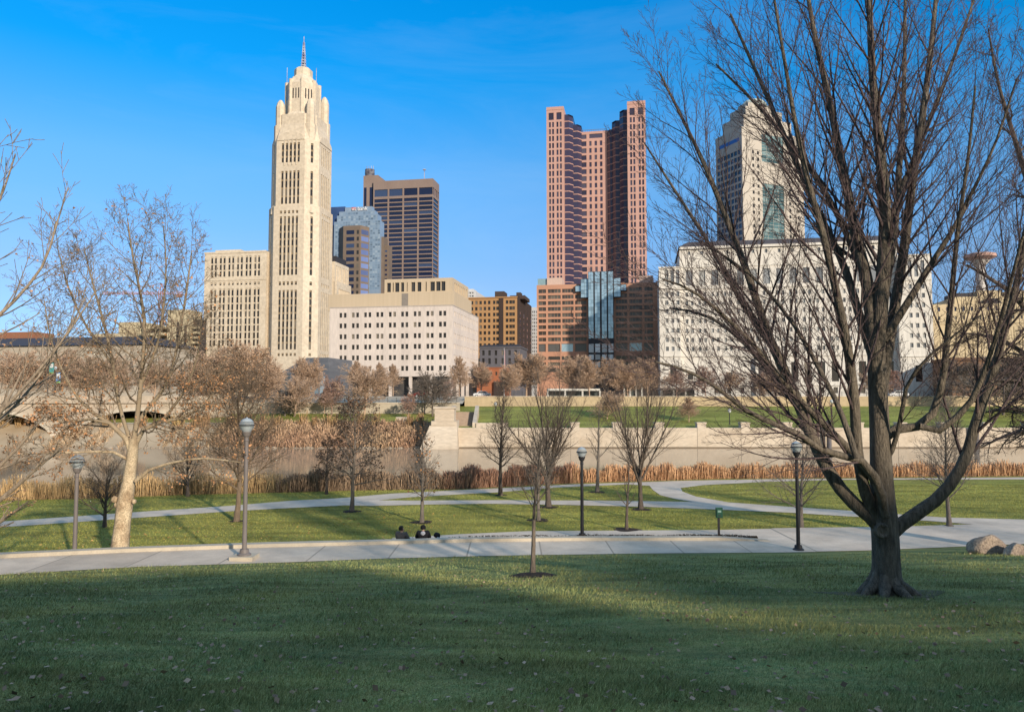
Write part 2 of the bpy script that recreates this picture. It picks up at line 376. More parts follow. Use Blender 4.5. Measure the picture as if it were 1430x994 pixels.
# pedestal at the end of the wall
root = empty('stone_pedestal', (at_y(621, 600, YW-1).x, YW-1, -3), 'big white stone pedestal with a flared foot at the left end of the river wall', 'pedestal')
mb = MB()
a = [(-2.0, -1), (2.0, -1), (2.0, 4), (-2.0, 4)]; sq = lambda w, d0, d1: [(-w, d0), (w, d0), (w, d1), (-w, d1)]
mb.loft([(-4.3, -3), (2.6, -3), (2.6, 4), (-4.3, 4)], 0, [(-2.6, -1.2), (2.3, -1.2), (2.3, 4), (-2.6, 4)], 4.6)
mb.prism(sq(2.3, -1.3, 4), 4.61, 5.4); mb.prism(sq(1.75, -.8, 3.2), 5.41, 7.6); mb.prism(sq(2.0, -1, 3.4), 7.61, 7.9)
mb.build('shaft', M_wallc, root)
# stair between cheek walls
root = empty('stone_stair', (at_y(645, 590, YW+2).x, YW+2, 1.0), 'short flight of stone steps between two sloping cheek walls above the river wall', 'stair')
mb = MB()
for i in range(14): mb.box(-1.9, 1.9, .8*i, .8*i+.79, 0, .15+.2*i)
mb.build('steps', mat('stair_stone', (.40, .30, .22), .9, (.3, .22, .16), 1.5, .5), root)
for s in (-1, 1):
    mb = MB(); x = s*2.3
    mb.poly([(x-.35, -.3, 0), (x-.35, 12, 0), (x-.35, 12, 4.0), (x-.35, 11, 4.0), (x-.35, -.3, 1.0)])
    mb.poly([(x+.35, -.3, 0), (x+.35, -.3, 1.0), (x+.35, 11, 4.0), (x+.35, 12, 4.0), (x+.35, 12, 0)])
    mb.quad((x-.35, -.3, 1), (x+.35, -.3, 1), (x+.35, 11, 4), (x-.35, 11, 4)); mb.quad((x-.35, -.3, 0), (x+.35, -.3, 0), (x+.35, -.3, 1), (x-.35, -.3, 1)); mb.quad((x-.35, 11, 4), (x+.35, 11, 4), (x+.35, 12, 4), (x-.35, 12, 4))
    mb.build('cheek_wall', M_wallc, root)
for a_, b_ in ((2.66, 8.5), (-4.4, -2.66)): mb = MB(); mb.box(a_, b_, -.6, .3, 0, .95); mb.build('parapet', M_wallc, root)
# upper retaining wall on both sides with a railing
def long_wall(name, label, x0, x1, y, z0, z1, m, step=7.0):
    root = empty(name, (x0, y, z0), label, 'wall'); mb = MB(); mb.box(0, x1-x0, 0, .7, 0, z1-z0); mb.build('wall_face', m, root)
    mb = MB(); mb.box(0, x1-x0, -.08, .8, z1-z0+.002, z1-z0+.18); mb.build('coping', M_wallc, root)
    mb = MB(); x = 0
    while x < x1-x0:
        mb.box(x, x+.08, .3, .38, z1-z0+.18, z1-z0+1.2); x += 1.8
    for h in (.5, .85, 1.2): mb.box(0, x1-x0, .31, .37, z1-z0+h-.05, z1-z0+h)
    mb.build('railing', mat('dark_rail', (.05, .05, .05), .5), root)
    return root
M_tan = mat('tan_wall', (.50, .39, .24), .85, (.40, .31, .2), .15, .5, fine=.1)
long_wall('retaining_wall', 'tan retaining wall with dark railing above the far lawn slope', XL+3, 260, YW+28, 2, 6.75, M_tan)
long_wall('terrace_wall', 'pale terrace wall with dark railing behind the narrow green strip', -170, XL+2.5, YW+20, 1.5, 5.4, mat('pale_terrace', (.46, .40, .31), .85, (.38, .33, .26), .15, .5, fine=.1))
mb = MB(); mb.quad((-700, YW+20.7, 5.3), (XL+3, YW+20.7, 5.3), (XL+3, 176, 6.9), (-700, 176, 6.9)); mb.quad((XL+3, YW+28.7, 6.7), (700, YW+28.7, 6.7), (700, 176, 6.72), (XL+3, 176, 6.72)); tag(mb.build('promenade', M_kerb), kind='structure')

# ------------------------------------------------------------------ buildings
CITY = R(-10)
UNIT = {}
def unit_quad(m):
    if m.name not in UNIT:
        me = bpy.data.meshes.new('window'); me.from_pydata([(-.5, 0, -.5), (.5, 0, -.5), (.5, 0, .5), (-.5, 0, .5)], [], [(0, 1, 2, 3)]); me.materials.append(m); UNIT[m.name] = me
    return UNIT[m.name]
class Bld:
    def __init__(s, name, label, cat, px, Y, rot=CITY, group=None, base=STREET):
        p = at_y(px, 540, Y); s.o = (p.x, p.y); s.base = base; s.rot = rot
        s.root = empty(name, (p.x, p.y, base), label, cat, group, rot); s.win = {}
    def _loc(s, px, py):
        d = ray(px, py); c, n = math.cos(-s.rot), math.sin(-s.rot)
        rx, ry = -s.o[0], -s.o[1]
        return (rx*c-ry*n, rx*n+ry*c), (d[0]*c-d[1]*n, d[0]*n+d[1]*c), d[2]
    def f(s, px, py, v=0.):
        o, d, dz = s._loc(px, py); t = (v-o[1])/d[1]; return o[0]+d[0]*t, ZC+dz*t-s.base
    def s_(s, px, py, x):
        o, d, dz = s._loc(px, py); t = (x-o[0])/d[0]; return o[1]+d[1]*t, ZC+dz*t-s.base
    def add(s, m, face, c, a0, a1, b0, b1, part='window'): s.win.setdefault((part, m.name), [m, []])[1].append((face, c, a0, a1, b0, b1))
    def finish(s, cap=100):
        for (part, _), (m, L) in s.win.items():
            L.sort(key=lambda w: -abs((w[3]-w[2])*(w[5]-w[4]))*(1 if w[0] == 'f' else .5))
            used = 0
            for w in L[:cap]:
                face, c, a0, a1, b0, b1 = w
                o = link(bpy.data.objects.new(part, unit_quad(m)), s.root)
                o.scale = (abs(a1-a0), 1, abs(b1-b0)); A = (a0+a1)/2; B = (b0+b1)/2
                if face == 'f': o.location = (A, c, B)
                elif face == 'r': o.location = (c, A, B); o.rotation_euler.z = R(90)
                elif face == 'l': o.location = (c, A, B); o.rotation_euler.z = R(-90)
                else: # (origin xy, angle)
                    ox, oy, an = face; o.location = (ox+A*math.cos(an)+c*math.sin(an), oy+A*math.sin(an)-c*math.cos(an), B); o.rotation_euler.z = an
            if len(L) > cap:
                mb = MB()
                for face, c, a0, a1, b0, b1 in L[cap:]:
                    if face == 'f': q = [(a0, c), (a1, c)]
                    elif face in 'rl' : q = [(c, a0), (c, a1)] if face == 'r' else [(c, a1), (c, a0)]
                    else: q = None
                    mb.quad((*q[0], b0), (*q[1], b0), (*q[1], b1), (*q[0], b1))
                tag(mb.build(part, m, s.root), kind='stuff')
def grid_face(mb, P, a0, a1, b0, b1, holes, dep):
    As = sorted({a0, a1, *[round(h[0], 4) for h in holes], *[round(h[1], 4) for h in holes]}); Bs = sorted({b0, b1, *[round(h[2], 4) for h in holes], *[round(h[3], 4) for h in holes]})
    As = [a for a in As if a0 <= a <= a1]; Bs = [b for b in Bs if b0 <= b <= b1]
    ia = {a: i for i, a in enumerate(As)}; ib = {b: i for i, b in enumerate(Bs)}
    full = np.zeros((len(As)-1, len(Bs)-1), bool)
    for h in holes:
        x0, x1, y0, y1 = [round(t, 4) for t in h]
        if x0 not in ia or x1 not in ia or y0 not in ib or y1 not in ib: continue
        full[ia[x0]:ia[x1], ib[y0]:ib[y1]] = True
        mb.quad(P(x0, y0, 0), P(x0, y0, dep), P(x0, y1, dep), P(x0, y1, 0)); mb.quad(P(x1, y0, dep), P(x1, y0, 0), P(x1, y1, 0), P(x1, y1, dep))
        mb.quad(P(x0, y0, 0), P(x1, y0, 0), P(x1, y0, dep), P(x0, y0, dep)); mb.quad(P(x0, y1, dep), P(x1, y1, dep), P(x1, y1, 0), P(x0, y1, 0))
    for j in range(len(Bs)-1):
        i = 0
        while i < len(As)-1:
            if full[i, j]: i += 1; continue
            k = i
            while k+1 < len(As)-1 and not full[k+1, j]: k += 1
            mb.quad(P(As[i], Bs[j], 0), P(As[k+1], Bs[j], 0), P(As[k+1], Bs[j+1], 0), P(As[i], Bs[j+1], 0)); i = k+1
def block(mb, x0, x1, y0, y1, z0, z1, fh=(), rh=(), lh=(), dep=.35, roof=True, back=None):
    grid_face(mb, lambda a, b, d: (a, y0+d, b), x0, x1, z0, z1, list(fh), dep)
    grid_face(mb, lambda a, b, d: (x1-d, a, b), y0, y1, z0, z1, list(rh), dep)
    grid_face(mb, lambda a, b, d: (x0+d, y1-a+y0, b), y0, y1, z0, z1, [(y1-h[1]+y0, y1-h[0]+y0, h[2], h[3]) for h in lh], dep)
    mb.quad((x1, y1, z0), (x0, y1, z0), (x0, y1, z1), (x1, y1, z1))
    if roof: mb.quad((x0, y0, z1), (x1, y0, z1), (x1, y1, z1), (x0, y1, z1))
    for hs, f in ((fh, lambda h: [(h[0], y0+dep+.02, h[2]), (h[1], y0+dep+.02, h[2]), (h[1], y0+dep+.02, h[3]), (h[0], y0+dep+.02, h[3])]),
                  (rh, lambda h: [(x1-dep-.02, h[0], h[2]), (x1-dep-.02, h[1], h[2]), (x1-dep-.02, h[1], h[3]), (x1-dep-.02, h[0], h[3])]),
                  (lh, lambda h: [(x0+dep+.02, h[1], h[2]), (x0+dep+.02, h[0], h[2]), (x0+dep+.02, h[0], h[3]), (x0+dep+.02, h[1], h[3])])):
        for h in hs: mb.quad(*f(h))
G_dark = glass('dark_pane', (.035, .033, .032), (.22, .19, .15), .18)
G_blue = glass('blue_pane', (.014, .022, .06), (.05, .08, .16), .25, .12, .6)
G_tower = glass('violet_pane', (.045, .04, .07), (.10, .09, .12), .3, .1, .6)
G_teal = glass('teal_pane', (.06, .12, .13), (.2, .28, .28), .4, .1, .6)
G_mirror = glass('mirror_pane', (.32, .46, .56), (.40, .55, .65), .5, .15, .6, .45)
G_grey = glass('grey_pane', (.10, .10, .10), (.30, .28, .25), .3)
def lerp(a, b, t): return a+(b-a)*t

# --- pale art deco tower ---------------------------------------------------------
M_cream = mat('cream_terracotta', (.62, .535, .42), .75, (.54, .455, .345), .08, .5, fine=.14)
M_cream_d = mat('cream_spandrel', (.27, .21, .14), .8, (.22, .17, .11), .1, .5)
B = Bld('art_deco_skyscraper', 'tall cream art deco skyscraper with stepped octagonal crown and mast', 'skyscraper', 399.3, 365)
def octo(W, c, cy): return [(-W+c, cy-W), (W-c, cy-W), (W, cy-W+c), (W, cy+W-c), (W-c, cy+W), (-W+c, cy+W), (-W, cy+W-c), (-W, cy-W+c)]
def zt(py, px=404): return B.f(px, py)[1]
W1, C1 = 13.5, 5.5; cy = W1
W2 = 12.7
wall = MB(); span = MB()
def shaft(W, c, z0, z1, tiers, cols=(-12.2, -6.1, 0, 6.1, 12.2), cw=.62):
    P = octo(W, c, cy); n = 8
    for k in range(8):
        a = P[k]; b = P[(k+1) % 8]; L = math.hypot(b[0]-a[0], b[1]-a[1]); an = math.atan2(b[1]-a[1], b[0]-a[0]); nx, ny = math.sin(an), -math.cos(an)
        pf = lambda u, z, d, a=a, an=an, nx=nx, ny=ny: (a[0]+math.cos(an)*u-nx*d, a[1]+math.sin(an)*u-ny*d, z)
        holes = []
        if k in (0, 1, 2, 7):
            us = [L/2+t*.345 for t in cols] if k in (0, 2) else [L/2]
            for t in tiers:
                for u in us:
                    h = (u-cw, u+cw, t[0], t[1]); holes.append(h)
                    span.quad(pf(h[0], h[2], .42), pf(h[1], h[2], .42), pf(h[1], h[3], .42), pf(h[0], h[3], .42))
                    nf = max(1, int(round((t[1]-t[0])/3.7))); fhh = (t[1]-t[0])/nf
                    for q in range(nf):
                        w = (u-cw*.9, u+cw*.9, t[0]+q*fhh+.15, t[0]+(q+1)*fhh-.75)
                        B.panes.append((pf, w, k))
        grid_face(wall, pf, 0, L, z0, z1, holes, .45)
    wall.poly([(*p, z1) for p in P])
B.panes = []
z = lambda y: zt(y)
shaft(W1, C1, 0, z(287), [(z(497), z(493)), (z(488), z(405)), (z(398), z(393)), (z(384), z(302)), (z(298), z(294))])
shaft(W2, C1-.3, z(287)+.002, z(195), [(z(284), z(238)), (z(226), z(199))])
# arched gable heads above the top window tier, corner caps at the setback
for dx in (-3.15, -1.05, 1.05, 3.15):
    wall.prism([(dx-.22, cy-W2-.3), (dx+.22, cy-W2-.3), (dx+.22, cy-W2+.002), (dx-.22, cy-W2+.002)], z(230), z(194))
for k, (px0, py0, an) in enumerate(((0, cy-W2, 0), (W2, cy, R(90)))):
    pts = []
    for i in range(13):
        t = math.pi*i/12; pts.append((7.2*math.cos(t), 4.2*math.sin(t)))
    f = lambda p, d: (px0+p[0]*math.cos(an)+d*math.sin(an), py0+p[0]*math.sin(an)-d*math.cos(an), z(195)+p[1])
    wall.poly([f(p, .3) for p in pts]); wall.poly([f(p, -3.) for p in reversed(pts)])
    for p, q in zip(pts, pts[1:]): wall.quad(f(p, .3), f(p, -3.), f(q, -3.), f(q, .3))
zf0 = z
for sx, sy in ((-1, -1), (1, -1), (1, 1), (-1, 1)):
    z = zf0; cxx, cyy = sx*(W1-C1/2-1.2), cy+sy*(W1-C1/2-1.2)
    o8 = lambda r, cx_=cxx, cy_=cyy: [(cx_+r*math.cos(R(22.5+45*i)), cy_+r*math.sin(R(22.5+45*i))) for i in range(8)]
    wall.loft(o8(2.3), z(297), o8(1.9), z(287)); wall.loft(o8(1.9), z(287), o8(.9), z(284)); wall.poly([(*p, z(284)) for p in o8(.9)])
    # corner turrets of the crown
    z = lambda y: B.f(418, y, W1+sy*8)[1]
    cxx, cyy = sx*8.1, cy+sy*8.1
    o8 = lambda r, cx_=cxx, cy_=cyy: [(cx_+r*math.cos(R(22.5+45*i)), cy_+r*math.sin(R(22.5+45*i))) for i in range(8)]
    wall.prism(o8(3.0), zf0(197), z(176)); wall.prism(o8(2.3), z(176)+.01, z(149)); wall.loft(o8(2.3), z(149), o8(1.7), z(143)); wall.loft(o8(1.7), z(143), o8(.7), z(139)); wall.poly([(*p, z(139)) for p in o8(.7)])
z = lambda y: B.f(418, y, W1)[1]
O8 = lambda r: [(r*math.cos(R(22.5+45*i)), cy+r*math.sin(R(22.5+45*i))) for i in range(8)]
wall.loft(octo(W2, C1-.3, cy), zf0(195)+.003, octo(10.6, 4.6, cy), z(183)); wall.prism(octo(10.5, 4.5, cy), z(183)-.5, z(170)); wall.loft(O8(10), z(170), O8(8.6), z(163))
wall.prism(O8(8.7), z(168), z(124)); wall.loft(O8(8.7), z(124), O8(6.6), z(114)); wall.poly([(*p, z(114)) for p in O8(6.6)])
for i in range(8):
    t = R(22.5+45*i); cxx, cyy = 8.0*math.cos(t), cy+8.0*math.sin(t)
    wall.prism([(cxx+1.05*math.cos(R(45*j)), cyy+1.05*math.sin(R(45*j))) for j in range(8)], z(168), z(119))
wall.loft(O8(6.2), z(114), O8(4.6), z(109)); wall.prism(O8(4.6), z(109), z(100)); wall.loft(O8(4.6), z(100), O8(3.2), z(97)); wall.poly([(*p, z(97)) for p in O8(3.2)])
wall.build('wall', M_cream, B.root); span.build('spandrel', M_cream_d, B.root)
# windows: individual panes, largest first
unit = unit_quad(G_dark); B.panes.sort(key=lambda w: (w[2] not in (0, 1), -(w[1][3]-w[1][2])))
for pf, w, k in B.panes[:80]:
    p = Vector(pf((w[0]+w[1])/2, (w[2]+w[3])/2, .40)); q = Vector(pf(w[1], (w[2]+w[3])/2, .40))-p
    o = link(bpy.data.objects.new('window', unit), B.root); o.location = p; o.scale = (w[1]-w[0], 1, w[3]-w[2]); o.rotation_euler.z = math.atan2(q.y, q.x)
mb = MB()
for pf, w, k in B.panes[80:]: mb.quad(pf(w[0], w[2], .40), pf(w[1], w[2], .40), pf(w[1], w[3], .40), pf(w[0], w[3], .40))
# crown lancets
for an in (247.5-22.5+45*0, 292.5+22.5, 270):
    for du in (-1.5, 0, 1.5):
        t = R(an); n_ = Vector((math.cos(t), math.sin(t), 0)); u_ = Vector((-n_.y, n_.x, 0)); c_ = Vector((0, cy, 0))+n_*(8.7*math.cos(R(22.5))+.04)+u_*du
        mb.quad(c_-u_*.3+Vector((0, 0, z(146))), c_+u_*.3+Vector((0, 0, z(146))), c_+u_*.3+Vector((0, 0, z(132))), c_-u_*.3+Vector((0, 0, z(132))))
tag(mb.build('window', G_dark, B.root), kind='stuff')
mb = MB(); zb, ze = z(97), z(60)
for i in range(4):
    t = R(45+90*i); mb.bar((1.1*math.cos(t), cy+1.1*math.sin(t), zb), (.35*math.cos(t), cy+.35*math.sin(t), ze), .13)
for i in range(10):
    a = lerp(zb, ze, i/10); r = lerp(1.1, .35, i/10)
    mb.box(-r, r, cy-r, cy+r, a, a+.55)
mb.bar((0, cy, ze-1), (0, cy, z(52)), .14); mb.build('mast', mat('mast_white', (.55, .56, .62), .5, (.16, .17, .30), .3, .8), B.root)
for (dx, dy, y0, y1) in ((-8, -2, 120, 96), (8, -2, 120, 100), (-6, 3, 114, 92)):
    mb = MB(); mb.bar((dx, cy+dy, z(y0)), (dx, cy+dy, z(y1)), .1); mb.build('antenna', MATS['mast_white'], B.root)
# side wings
wl = MB(); holes = []
xl = B.f(284, 450, 2)[0]; xr_ = -W1+1
zz = lambda y, px=330, v=2: B.f(px, y, v)[1]
pane = []
for i in range(7):
    c0 = 297.5+12.1*i if i < 7 else 0
    for d in (-2.6, 2.6):
        x = B.f(c0+d, 420, 2)[0]
        if x > xr_-1.5: continue
        for (ya, yb) in ((483, 403), (398, 394), (386, 358), (507, 503)):
            h = (x-.6, x+.6, zz(ya), zz(yb)); holes.append(h)
            nf = max(1, int(round((h[3]-h[2])/3.7))); fhh = (h[3]-h[2])/nf
            for q in range(nf): B.add(G_dark, 'f', 2+.33, h[0]+.05, h[1]-.05, h[2]+q*fhh+.1, h[2]+(q+1)*fhh-.55)
            if yb == 403 and False: pass
for x in (xl+3, xl+8.5, xl+14): holes.append((x, x+2.4, 0.5, zz(521)))
block(wl, xl, xr_, 2, 34, 0, zz(352), holes, (), (), .35)
wl.box(xl+2, xl+16, 8, 24, zz(352)+.01, zz(345)); wl.box(xr_-9, xr_-2, 10, 20, zz(352)+.01, zz(347))
# set-back cornice lines
wl.box(xl-.25, xr_, 1.75, 1.99, zz(391.5), zz(389.5)); wl.box(xl-.25, xr_, 1.8, 1.99, zz(500), zz(498))
wl.box(xl-.2, xr_, 1.75, 1.99, zz(353.5), zz(351))
# rear wings running back along the right flank
ye1 = B.s_(487, 390, W1-.5)[0]; zr = lambda y: B.s_(470, y, W1-.5)[1]; rh = []
for c0 in (.2, .5, .8):
    for d in (-1, 0, 1):
        a = lerp(2*W1, ye1, c0)+d*2.2; rh.append((a-.6, a+.6, zr(392), zr(371)))
block(wl, -W1+2, W1-.5, 2*W1-.5, ye1, 0, zr(366), (), rh, (), .4)
ye2 = B.s_(490, 430, W1+.8)[0]; zq = lambda y: B.s_(470, y, W1+.8)[1]; rh2 = []
for k_ in range(12): a = lerp(2*W1+2, ye2-2, k_/11); rh2.append((a-.6, a+.6, zq(500), zq(402)))
block(wl, W1-.51, W1+.8, 2*W1-1, ye2, 0, zq(392), (), rh2, (), .4)
wl.build('wing', M_cream, B.root)
mb = MB(); mb.box(W1-9, W1-1.2, 2*W1+2, ye1-2, zr(366)+.01, zr(357)); mb.build('roof_plant', mat('roof_dark', (.04, .04, .05), .7), B.root)
B.finish(20)

# --- white office block ------------------------------------------------------------
M_white = mat('white_panel', (.64, .56, .50), .7, (.55, .48, .43), .15, .6, fine=.10, stretch=(1, 1, .25))
M_beige = mat('beige_panel', (.52, .42, .30), .75, (.46, .37, .26), .15, .5, stretch=(8, 8, .2))
B = Bld('white_office_block', 'white six storey office block with paired square windows beside the cream skyscraper', 'office building', 632, 262)
x0 = B.f(460, 480)[0]; zz = lambda y: B.f(600, y)[1]; mb = MB(); fh = []; rh = []
y1 = B.s_(668, 490, 0)[0]
for r_ in (437.8, 452.9, 468.4, 483.4, 498.7, 514):
    for c_ in (478.9, 496.2, 513.4, 530.3, 547.9, 565, 582.6, 600.4, 618):
        for d in (-3.05, 3.05):
            a, zc_ = B.f(c_+d, r_); zc_ = zz(r_); h = (a-.52, a+.52, zc_-.85, zc_+.85); fh.append(h); B.add(G_dark, 'f', .3, *h)
    for k in range(8):
        for d in (-1.05, 1.05):
            a = lerp(3.2, y1-2.5, k/7)+d; zc_ = zz(r_); h = (a-.6, a+.6, zc_-.85, zc_+.85); rh.append(h); B.add(G_grey, 'r', -.3, *h)
zb = zz(525.5)
block(mb, x0, 0, 0, y1, zb, zz(427.5), fh, rh, (), .3); mb.quad((x0, 0, zb), (x0, y1, zb), (0, y1, zb), (0, 0, zb))
mb.build('wall', M_white, B.root)
mb = MB(); mb.box(x0-.1, .1, -.1, y1, zz(427.5)+.01, zz(426.2)); mb.build('parapet', mat('parapet_metal', (.45, .40, .36), .6), B.root)
mb = MB()
for x in lin(x0+.6, -.6, 6): mb = MB(); mb.box(x-.5, x+.5, .2, 1.2, 0, zb); mb.build('column', M_white, B.root)
for y in lin(y1/4, y1-1, 4): mb = MB(); mb.box(-1.2, -.2, y-.5, y+.5, 0, zb); mb.build('column', M_white, B.root)
mb = MB(); mb.box(x0+2, -3, 3, y1-2, 0, zb-.02); mb.build('ground_floor', mat('shade_glazing', (.05, .05, .055), .15, (.10, .09, .08), .6, .8), B.root)
mb = MB(); v = 9; za = lambda y: B.f(600, y, v)[1]; xa = B.f(487, 420, v)[0]; xb = B.f(634, 420, v)[0]
mb.box(xa-8, xb, v, y1-4, zz(427.5), za(408)); mb.build('upper_storey', M_beige, B.root)
mb = MB(); gx0 = B.f(561, 420, v)[0]; gx1 = B.f(570, 420, v)[0]; mb.box(gx0, gx1, v-.06, v-.004, zz(427.5), za(409)); mb.build('louvre', mat('louvre_grey', (.25, .22, .19), .7), B.root)
v2 = v+3; xc = B.f(537, 400, v2)[0]; xd = B.f(632, 400, v2)[0]; zl = lambda y: B.f(600, y, v2)[1]
mb = MB(); hs = []
px_ = [542, 549, 554.5, 563, 570, 583, 590, 602, 610.5, 618.5]
pw = [6, 2, 6, 5, 5.5, 6, 6, 6, 6, 6]
for p, w in zip([543, 549, 554.5, 562, 568.5, 577, 585.5, 595, 604, 612, 619], [5.5, 1.5, 6, 4.5, 1.2, 5.6, 5.6, 1.6, 6.4, 6.2, 5.8]):
    a = B.f(p-w/2, 400, v2)[0]; b = B.f(p+w/2, 400, v2)[0]; h = (a, b, zl(406.5), zl(393.5)); hs.append(h); B.add(G_dark, 'f', v2+.6, *h)
block(mb, xc, xd, v2, y1-4, za(408)+.003, zl(388.5), hs, [(a, a+1.6, zl(406), zl(394)) for a in lin(v2+3, y1-8, 7)], (), .6)
mb.build('loggia', M_beige, B.root); B.finish(100)

# --- brown banded tower ------------------------------------------------------------
M_brown = mat('brown_granite', (.27, .205, .175), .7, (.225, .165, .14), .1, .5)
B = Bld('brown_office_tower', 'brown office tower with dark blue ribbon windows and a taller stair shaft', 'skyscraper', 603, 540)
x0 = B.f(521, 300)[0]; zz = lambda y: B.f(590, y)[1]; y1 = B.s_(613, 330, 0)[0]; mb = MB(); fh = []; rh = []
bw = (-x0)/4
rows = [(272, 262)]+[(280.2+6.15*i, 275.6+6.15*i) for i in range(40) if 280+6.15*i < 520]
for (ya, yb) in rows:
    for k in range(4):
        h = (x0+bw*k+bw*.07, x0+bw*(k+1)-bw*.03, zz(ya), zz(yb)); fh.append(h); B.add(G_blue, 'f', .5, *h)
    for k in range(4 if ya < 273 else 1):
        n_ = 4 if ya < 273 else 1; h = (y1*(k+.08)/n_, y1*(k+.92)/n_, zz(ya), zz(yb)); rh.append(h); B.add(G_blue, 'r', -.5, *h)
block(mb, x0, 0, 0, y1, 0, zz(250), fh, rh, (), .5); mb.build('wall', M_brown, B.root)
mb = MB(); xs0 = B.f(507, 300, 2)[0]; xs1 = B.f(533.5, 245, 2)[0]; hs = [(x0-6, x0-3, 2, zz(257)), (x0-11, x0-9, 2, zz(255))]
mb.box(xs0, x0-.01, 2, y1, 0, zz(248)); mb.box(xs0, xs1-3, 2.01, y1-1, zz(248)+.01, zz(240)); mb.box(xs0, xs1, 2.02, y1-2, zz(250)+.01, zz(244.5)); mb.build('stair_shaft', M_brown, B.root)
for a, b in ((x0-3.6, x0-.8), (x0-8, x0-6)):
    B.add(G_blue, 'f', 1.96, a, b, 2, zz(257))
mb = MB(); c = (B.f(516.5, 235, 8)[0], 8)
mb.lathe([(0, zz(240)), (3.3, zz(240)), (3.7, zz(234)), (3.5, zz(230)), (3.7, zz(228.6)), (0, zz(228.6))], 14, c)
mb.build('water_tank', mat('tank_dark', (.06, .06, .09), .5, (.2, .2, .22), .5, .9), B.root, True)
for dx in (-2.6, -.8, 1.2, 2.8):
    mb = MB(); mb.bar((c[0]+dx, 8, zz(229)), (c[0]+dx, 8, zz(223)), .15); mb.build('antenna', MATS['mast_white'], B.root)
mb = MB(); x = B.f(591, 245)[0]; mb.bar((x, 3, zz(250)), (x, 3, zz(236)), .2); mb.box(x-1, x+1, 2, 4, zz(236), zz(235)); mb.build('antenna', MATS['mast_white'], B.root)
B.finish(100)

# --- silver-blue bank tower with sign --------------------------------------------------
M_silver = mat('silver_glass', (.25, .33, .43), .25, (.18, .25, .35), .12, .5, spec=.6)
M_navy = mat('navy_glass', (.05, .09, .22), .2, (.03, .06, .15), .12, .5, spec=.6)
M_bay = mat('bay_brown', (.19, .145, .115), .75, (.15, .115, .09), .2, .5)
B = Bld('bank_tower', 'stepped silver glass bank tower with rooftop sign and brown projecting bay', 'skyscraper', 528, 440)
zz = lambda y: B.f(500, y)[1]
mb = MB(); X = lambda p, v=0: B.f(p, 350, v)[0]
for (pa, pb, top, v) in ((481, 519, 286.5, 4), (473, 523, 293, 3), (470, 527, 299, 2), (466, 530, 308, 1)):
    mb.box(X(pa, v), X(pb, v), v, 9-v*.3, 0, zz(top))
mb.build('tower_body', M_silver, B.root)
mb = MB(); mb.box(X(455, 5), X(481, 5), 5, 9, 0, zz(284.5)); mb.build('side_slab', M_navy, B.root)
# curtain wall glazing as window panels
for r_ in range(34):
    ya = 404-3.2*r_
    for k, p in enumerate([467+3.5*i_ for i_ in range(18)]):
        if ya > 311: B.add(glass('silver_pane', (.15, .22, .31), (.30, .38, .46), .5, .1, .7), 'f', .97, X(p)+.1, X(p+3.3)-.1, zz(ya), zz(ya-2.4))
for (pa, pb, ya, v) in ((483, 517, 288.5, 4), (475, 521, 294.8, 3), (472, 525, 300.5, 2), (472, 525, 303.8, 2)):
    k = int((pb-pa)/3.5)
    for i in range(k):
        if not (v == 4 and 1 < i): B.add(MATS['silver_pane'], 'f', v-.03, X(pa+3.5*i, v)+.1, X(pa+3.5*i+3.3, v)-.1, zz(ya+2.6), zz(ya))
mb = MB(); zz2 = lambda y: B.f(495, y, -5)[1]; bx0, bx1 = X(479, -5), X(503, -5)
pts = [(bx0-5, .98), (bx0, -5), (bx1, -5), (bx1+3.2, .98)]
mb.prism(pts, 0, zz2(315)); mb.build('bay', M_bay, B.root)
for r_ in range(10):
    ya = 322+9.4*r_
    B.add(G_blue, 'f', -5.03, X(483.5, -5), X(494.5, -5), zz2(ya+5), zz2(ya-.5)); B.add(G_dark, 'f', -5.03, X(498, -5), X(501, -5), zz2(ya+5), zz2(ya-.5))
    an = math.atan2(.98+5, 3.2)
    B.add(glass('sky_pane', (.10, .14, .30), (.2, .27, .5), .4, .1, .6), (bx1, -5, an), .03, .7, 6.2, zz2(ya+5), zz2(ya-1.5), 'bay_window')
B.finish(100)
mb = MB(); v = 6; xa = X(531, v); xb = X(543, v); mb.box(xa, xb, v, 12, 0, zz(341)); mb.box(X(531, 4), X(536, 4), 4, 11, 0, zz(330)); mb.build('rear_wing', M_bay, B.root)
for r_ in range(9):
    y_ = 348+6.6*r_; B.add(G_blue, 'f', v-.04, xa+.6+1.5, xb-1, zz(y_+2.6), zz(y_), 'wing_window')
B.win = {k: v_ for k, v_ in B.win.items() if k[0] == 'wing_window'}; B.finish(100)
def text_mesh(txt, size, m, name, extrude=.05):
    c = bpy.data.curves.new('t', 'FONT'); c.body = txt; c.size = size; c.extrude = extrude; c.align_x = 'CENTER'; c.align_y = 'CENTER'
    o = bpy.data.objects.new('t', c); col.objects.link(o); dg = bpy.context.evaluated_depsgraph_get()
    me = bpy.data.meshes.new_from_object(o.evaluated_get(dg)); bpy.data.objects.remove(o); me.name = name
    me.materials.clear(); me.materials.append(m); return me
sgn = link(bpy.data.objects.new('sign_lettering', text_mesh('us', 3.3, mat('sign_white', (.85, .85, .85), .5), 'sign_lettering', .15)), B.root); sgn.rotation_euler = (R(90), 0, 0)
sgn.location = (X(493.5, 3.5), 3.5, zz(291.4)+1)
o = link(bpy.data.objects.new('sign_lettering', text_mesh('bank', 3.3, MATS['sign_white'], 'sign_lettering', .15)), B.root); o.rotation_euler = (R(90), 0, 0); o.location = (X(505.5, 3.5), 3.5, zz(292.0)+1)
